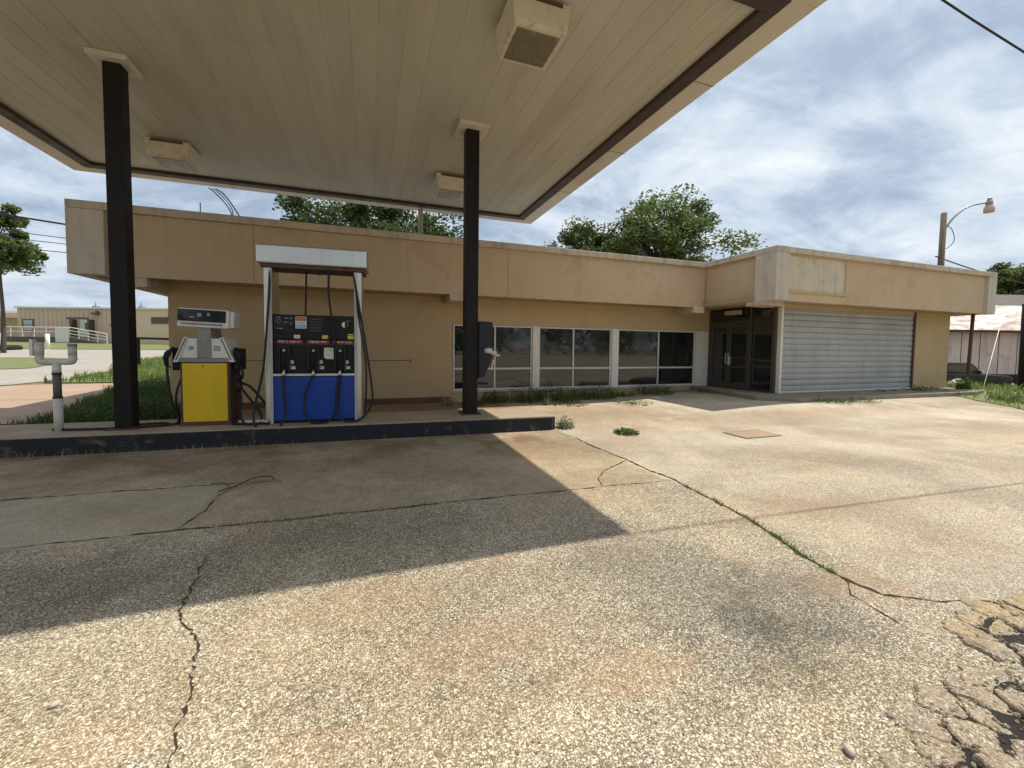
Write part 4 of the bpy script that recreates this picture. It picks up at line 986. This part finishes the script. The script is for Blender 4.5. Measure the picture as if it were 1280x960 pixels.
# ------------------------------------------------------------------ street lamp, shed, truck, posts on the right
sl = thing('street_lamp', 'wooden pole street lamp with curved arm behind the right wing', 'street lamp', (29.2, 13.5, -1.0))
MB().tube([(0, 0, 0), (.33, .15, 9.95)], [.17, .125], 12).build('pole', M['wood_pole'], sl, True, smooth=True)
MB().tube(curve([(.32, .10, 9.0), (.75, -.08, 9.7), (1.4, -.32, 10.25), (2.1, -.55, 10.45), (2.55, -.70, 10.48)], 20), .045, 8).build('arm', M['galv'], sl, True, smooth=True)
lh = MB().tube([(2.5, -.70, 10.38), (2.5, -.70, 10.62)], [.15, .12], 12); lh.ball((2.5, -.7, 10.68), .1, 10, 6)
lh = lh.build('lamp_head', M['galv'], sl, True, smooth=True)
MB().tube([(2.5, -.70, 10.37), (2.5, -.70, 10.22), (2.5, -.70, 9.98)], [.15, .21, .21], 14).build('lamp_shade', M['lamp_pink'], lh, True, smooth=True)
MB().tube(curve([(.36, .05, 9.3), (.70, -.05, 9.05), (.86, -.1, 8.5), (.60, 0, 8.1), (.32, .1, 8.0)], 16), .018, 5).build('lamp_wire', M['rubber'], sl, True)
wire((29.1, 13.7, 6.6), (42, 12, 4.9), .3, .03, 'sagging service wire running right from the lamp pole')

A = math.radians(-18.5)
R2 = Matrix.Rotation(A, 3, 'Z')
sh = thing('shed', 'weathered white shed with rust streaked tin roof', 'shed', (39.5, 18.2, -1.2), A)
MB().box(-1, 22, 0, 9, 0, 4.2).build('wall', M['shed_wall'], sh, True)
b = MB()
b.prism([(-.6, 4.15), (4.5, 6.5), (9.6, 4.15), (9.6, 4.22), (4.5, 6.58), (-.6, 4.22)], -1.4, 22.3, 'x'); b.build('roof', M['rust_roof'], sh, True)
MB().box(-1.02, 22.02, -.05, -.005, 0, 1.0).build('dark_base_strip', M['black_plastic'], sh, True)  # long dark strip along the foot of the front wall
b = MB(); b.box(-1.4, 22.3, -.62, -.50, 4.05, 4.21); b.build('eave_board', M['trim'], sh, True)
b = MB()
for k in range(15): b.box(.4 + k * 1.4, .43 + k * 1.4, -.02, -.003, 1.0, 4.1)
b.build('board_seam', M['trim'], sh, True)
ns = thing('neighbour_house', 'dark gabled roof rising behind the rusty shed at right edge', 'building', (50, 21.5, -1.2), A)
MB().box(-2, 12, 0, 8, 0, 6.0).build('wall', M['shed_wall'], ns, True)
MB().prism([(-.6, 5.95), (4, 8.2), (8.6, 5.95), (8.6, 6.1), (4, 8.35), (-.6, 6.1)], -2.5, 12.5, 'x').build('roof', M['trim'], ns, True)

tk = thing('pickup_truck', 'black pickup truck parked beyond the right wall of the store', 'truck', (32.6, 14.5, -1.05), math.radians(-22))
def car_prof(b, P, w, y=0): return b.prism(P, -w / 2, w / 2, 'y')
b = MB(); car_prof(b, [(-2.7, .5), (2.6, .5), (2.75, .75), (2.7, 1.02), (2.5, 1.12), (1.1, 1.2), (-2.7, 1.2)], 1.9); b.build('body', M['carpaint'], tk, True, bevel=.06, seg=3)
b = MB(); car_prof(b, [(-.9, 1.18), (1.25, 1.18), (.65, 1.78), (.4, 1.84), (-.7, 1.84), (-.85, 1.76)], 1.66); cab = b.build('cab', M['carpaint'], tk, True, bevel=.05, seg=3)
b = MB(); b.prism([(1.20, 1.22), (1.235, 1.22), (.70, 1.76), (.665, 1.76)], -.72, .72, 'y'); b.build('windscreen', M['glass'], tk, True)
for s in (-1, 1):
    b = MB(); b.prism([(-.75, 1.25), (1.02, 1.25), (.58, 1.74), (-.70, 1.74)], s * .832 - .006, s * .832 + .006, 'y'); b.build('side_window', M['glass'], tk, True)
    MB().box(2.66, 2.77, s * .72 - .16, s * .72 + .16, .80, 1.0).build('headlight', M['headlamp'], tk, True, bevel=.02)
    m_ = MB().box(.85, .98, s * .99 - .11, s * .99 + .11, 1.25, 1.42); m_.build('mirror', M['chrome'], tk, True, bevel=.03)
    for xx in (-1.75, 1.75):
        wv = MB().disc((xx, s * .86, .40), .40, .26, 'y', 24).build('wheel', M['tyre'], tk, True, bevel=.03)
        MB().disc((xx, s * .99, .40), .24, .03, 'y', 18).build('rim', M['chrome'], wv, True)
MB().box(2.72, 2.86, -.92, .92, .45, .68).build('bumper', M['chrome'], tk, True, bevel=.03)
MB().box(2.68, 2.76, -.5, .5, .78, 1.0).build('grille', M['black_plastic'], tk, True)

o = MB().tube([(20.9, 7.35, -.2), (20.85, 7.35, 3.05)], .12, 12).build('wooden_post', M['black_steel'], smooth=True)
tag(o, 'thick dark upright post at the right edge of the photo', 'post')
o = MB().tube([(19.75, 7.85, .0), (28.0, 10.6, 3.2)], .012, 6).build('guy_wire', M['white'], smooth=True); tag(o, 'pale slanting guy wire in front of the white shed', 'wire')
jk = thing('dumped_trolley', 'small white frame junk lying in the grass by the black truck', 'junk', (18.5, 7.95, zt(18.5, 7.95)))
MB().tube(curve([(-.3, 0, .28), (0, 0, .34), (.25, -.02, .30), (.42, -.05, .10)], 12), .03, 6).build('rail', M['white'], jk, True)
MB().box(-.28, .12, -.12, .12, .17, .26).build('tray', M['white'], jk, True, bevel=.02)
MB().tube([(-.22, 0, 0), (-.22, 0, .2)], .025, 6).build('leg', M['white'], jk, True); MB().tube([(.1, 0, 0), (.1, 0, .2)], .025, 6).build('leg', M['white'], jk, True)

# ------------------------------------------------------------------ far left: metal building, ramp, bollards, rail
CA = math.radians(-19.15)
mb = thing('metal_building', 'long tan metal building with white railed ramp across the road', 'building', (-38.5, 63.5, 1.2), CA)
MB().box(0, 14.0, 0, 14, 0, 4.0).build('wall', M['metal_tan'], mb, True)
MB().box(14.0, 22.5, -.6, 12, .0, 3.95).build('wing_wall', M['metal_cream'], mb, True)
MB().box(-.15, 14.05, -.15, 14.1, 4.0, 4.18).build('roof_trim', M['white_trim'], mb, True)
MB().box(14.06, 22.7, -.75, 12.1, 3.95, 4.12).build('roof_trim', M['white_trim'], mb, True)
b = MB()
for k in range(26): b.box(.4 + k * .52, .43 + k * .52, -.025, -.001, .3, 4.0)
for k in range(4): b.box(12.6 + k * .45, 12.7 + k * .45, -.06, -.001, 0, 4.0)
b.build('siding_rib', worn('siding_rib', (.53, .40, .295), None, 3), mb, True)
f = MB().box(.55, 1.95, -.05, .0, 1.3, 2.75).build('window', M['door_frame'], mb, True)
MB().box(.75, 1.75, -.07, -.05, 1.42, 2.02).box(.75, 1.75, -.07, -.05, 2.1, 2.62).build('pane', worn('bright_pane', (.42, .46, .45), (.3, .34, .33), 2, 0, None, 0, .1), f, True)
d = MB().box(6.6, 9.0, -.9, -.72, 2.75, 2.95).box(6.7, 6.85, -.7, -.0, .8, 2.75).box(8.75, 8.9, -.7, .0, .8, 2.75).build('porch', M['door_frame'], mb, True)
do = MB().box(7.25, 8.3, -.08, .0, .75, 2.72).build('door', M['white_trim'], mb, True)
MB().box(7.85, 8.1, -.10, -.08, 1.5, 2.4).build('pane', M['glass'], do, True)
MB().box(8.9, 9.6, -.4, .0, 3.35, 3.55).box(9.35, 9.5, -.35, -.1, 3.5, 3.75).build('wall_lamp', M['door_frame'], mb, True)
MB().box(10.6, 11.1, -.03, .0, 1.95, 2.35).build('red_notice', worn('faded_red', (.5, .25, .2), None, 3), mb, True)
MB().box(11.2, 11.9, -.03, .0, 1.9, 2.4).build('blue_notice', worn('faded_blue', (.2, .22, .38), None, 3), mb, True)
MB().box(16.0, 17.9, -.66, -.6, 2.35, 3.1).build('louvre_window', M['door_frame'], mb, True)
MB().box(18.9, 20.6, -.66, -.6, 2.3, 2.95).build('louvre_window', M['door_frame'], mb, True)
MB().box(18.2, 18.5, -.95, -.6, 2.7, 3.4).build('wall_lamp', M['door_frame'], mb, True)
b = MB()
for x, z in ((6.6, 4.2), (9.4, 4.18), (12.1, 4.2)): b.box(x, x + .5, 2, 2.5, z, z + .35); b.tube([(x + .25, 2.2, z + .3), (x + .25, 2.2, z + .75)], .06, 6)
b.build('roof_vent', M['galv'], mb, True)
MB().box(1.0, 8.5, -2.4, -.05, .0, .68).prism([(8.5, .0), (12.6, .0), (8.5, .66)], -2.4, -.9, 'y').build('ramp', M['door_frame'], mb, True)
b = MB()
for k in range(6):
    x = 2.0 + k * 1.3; b.tube([(x, -2.35, .6), (x, -2.35, 1.75)], .05, 6)
b.tube([(1.6, -2.35, 1.75), (8.4, -2.35, 1.75)], .05, 6); b.tube([(1.6, -2.35, 1.25), (8.4, -2.35, 1.25)], .035, 6)
for k in range(5):
    x = 8.5 + k * 1.02; z = .66 * (1 - k / 4); b.tube([(x, -2.35, z - .1), (x, -2.35, z + 1.1)], .05, 6)
for dz in (1.1, .75, .4): b.tube([(8.5, -2.35, .66 + dz), (12.6, -2.35, dz)], .05, 6)
b.build('ramp_railing', M['white_trim'], mb, True)
MB().box(7.0, 8.5, -2.45, -2.3, .1, 1.75).build('ramp_panel', M['white_trim'], mb, True)
m3 = thing('metal_building', 'second cream metal building with awning beyond the long tan one', 'building', (-58, 73.5, 1.2), CA)
MB().box(0, 20.5, 0, 10, 0, 3.6).build('wall', M['metal_cream'], m3, True)
MB().box(-.2, 20.7, -.2, 10.2, 3.6, 3.85).build('roof_trim', M['white_trim'], m3, True)
MB().box(-.2, 20.7, -1.6, -.2, 2.9, 3.05).build('awning', M['metal_tan'], m3, True)

bol = MB().tube([(0, 0, -.1), (0, 0, 1.2)], .13, 10).build('bollard', M['white_trim'], smooth=True)
bol.location = (-26.3, 41.6, zt(-26.3, 41.6)); tag(bol, 'white bollard by the road at the left edge of the photo', 'bollard', 'white bollards by the far road')
bo2 = bol.copy(); COL.objects.link(bo2); bo2.location = (-23.1, 40.8, zt(-23.1, 40.8)); tag(bo2, 'white bollard by the road just left of the pipe post', 'bollard', 'white bollards by the far road')
b = MB(); b.tube([(.9 * math.cos(a / 16 * 2 * PI), .9 * math.sin(a / 16 * 2 * PI), .15) for a in range(17)], .22, 8)
o = b.build('old_tyre', M['tyre'], smooth=True); o.location = (-25.0, 39.5, zt(-25, 39.5)); tag(o, 'old tyre lying flat on the grass across the road', 'tyre')
rl = thing('pipe_rail', 'dark low pipe rail on the lawn behind the left column', 'rail', (-9.6, 22.3, zt(-9.6, 22.3)))
MB().tube([(0, 0, -.1), (0, 0, 1.3)], .06, 8).build('post', M['black_steel'], rl, True)
MB().tube([(-.05, 0, 1.28), (6.5, -2.5, 1.15)], .05, 8).build('rail', M['black_steel'], rl, True)
MB().tube([(6.0, -2.3, -.4), (6.0, -2.3, 1.15)], .06, 8).build('post', M['black_steel'], rl, True)

# ------------------------------------------------------------------ world, sun, camera
SUN = Vector((2.6, .28, 4.96)).normalized()
world = bpy.data.worlds.new('World'); sc.world = world; world.use_nodes = True
W = NT.__new__(NT); W.t = world.node_tree; W.t.nodes.clear()
d = W.n('ShaderNodeTexCoord').outputs['Generated']
sp = W.n('ShaderNodeSeparateXYZ', {0: d})
zc = W.m2('ADD', W.m2('MAXIMUM', sp.outputs[2], 0.0), .30)
uv = W.n('ShaderNodeCombineXYZ', {0: W.m2('DIVIDE', sp.outputs[0], zc), 1: W.m2('DIVIDE', sp.outputs[1], zc), 2: 0.0}).outputs[0]
uvr = W.n('ShaderNodeMapping', {'Vector': uv, 'Rotation': (0, 0, .5), 'Scale': (1.0, 1.7, 1.0)}).outputs[0]
n1 = W.noise(uvr, 1.5, 10, .60, .5); n2 = W.noise(uv, 4.2, 10, .64, .6); n3 = W.noise(uvr, .7, 4, .5, .2)
den = W.m2('ADD', W.m2('MULTIPLY', n1, .55), W.m2('ADD', W.m2('MULTIPLY', n2, .25), W.m2('MULTIPLY', n3, .30)))
ccol = W.ramp(den, [(.41, (.30, .39, .51)), (.485, (.42, .51, .64)), (.555, (.57, .66, .77)), (.665, (.84, .89, .93))])
cov = W.ramp(den, [(.36, .55), (.55, 1.0)])
hz = W.sstep(sp.outputs[2], .22, .0)
ccol = W.mix(W.m2('MULTIPLY', hz, .35), ccol, (.60, .68, .78))
sky = W.n('ShaderNodeTexSky', None, sky_type='NISHITA'); sky.sun_disc = False
sky.sun_elevation = math.asin(SUN.z); sky.sun_rotation = math.atan2(SUN.x, SUN.y); sky.dust_density = 2.0
b1 = W.n('ShaderNodeBackground', {0: sky.outputs[0], 1: .10}); b2 = W.n('ShaderNodeBackground', {0: ccol, 1: 1.0})
mx = W.n('ShaderNodeMixShader', {0: cov, 1: b1.outputs[0], 2: b2.outputs[0]})
W.t.links.new(mx.outputs[0], W.n('ShaderNodeOutputWorld').inputs[0])

sd = bpy.data.lights.new('sun', 'SUN'); sd.energy = 4.4; sd.angle = math.radians(.6); sd.color = (1, .938, .835)
so = bpy.data.objects.new('sun', sd); COL.objects.link(so); so.rotation_euler = (-SUN).to_track_quat('-Z', 'Y').to_euler(); so.location = (20, 2, 40)

yaw, pitch, roll, fpx = math.radians(19.17), math.radians(2.75), math.radians(.68), 510.0
cd = bpy.data.cameras.new('camera'); cam = bpy.data.objects.new('camera', cd); COL.objects.link(cam); sc.camera = cam
fw = Vector((math.sin(yaw) * math.cos(pitch), math.cos(yaw) * math.cos(pitch), -math.sin(pitch)))
r0 = Vector((math.cos(yaw), -math.sin(yaw), 0)); d0 = fw.cross(r0)
rr_ = r0 * math.cos(roll) - d0 * math.sin(roll); dd_ = r0 * math.sin(roll) + d0 * math.cos(roll)
m = Matrix((rr_, -dd_, -fw)).transposed().to_4x4(); m.translation = (0, 0, 1.4); cam.matrix_world = m
cd.sensor_fit = 'HORIZONTAL'; cd.sensor_width = 36; cd.lens = 36 * fpx / 1280; cd.shift_y = -22 / 1280; cd.clip_start = .05; cd.clip_end = 1500

sc.view_settings.view_transform = 'Standard'; sc.view_settings.look = 'None'; sc.view_settings.gamma = 1; sc.view_settings.exposure = 0.15
sc.view_settings.use_curve_mapping = False
sc.render.engine = 'CYCLES'; sc.cycles.max_bounces = 8; sc.cycles.diffuse_bounces = 5; sc.cycles.use_denoising = True
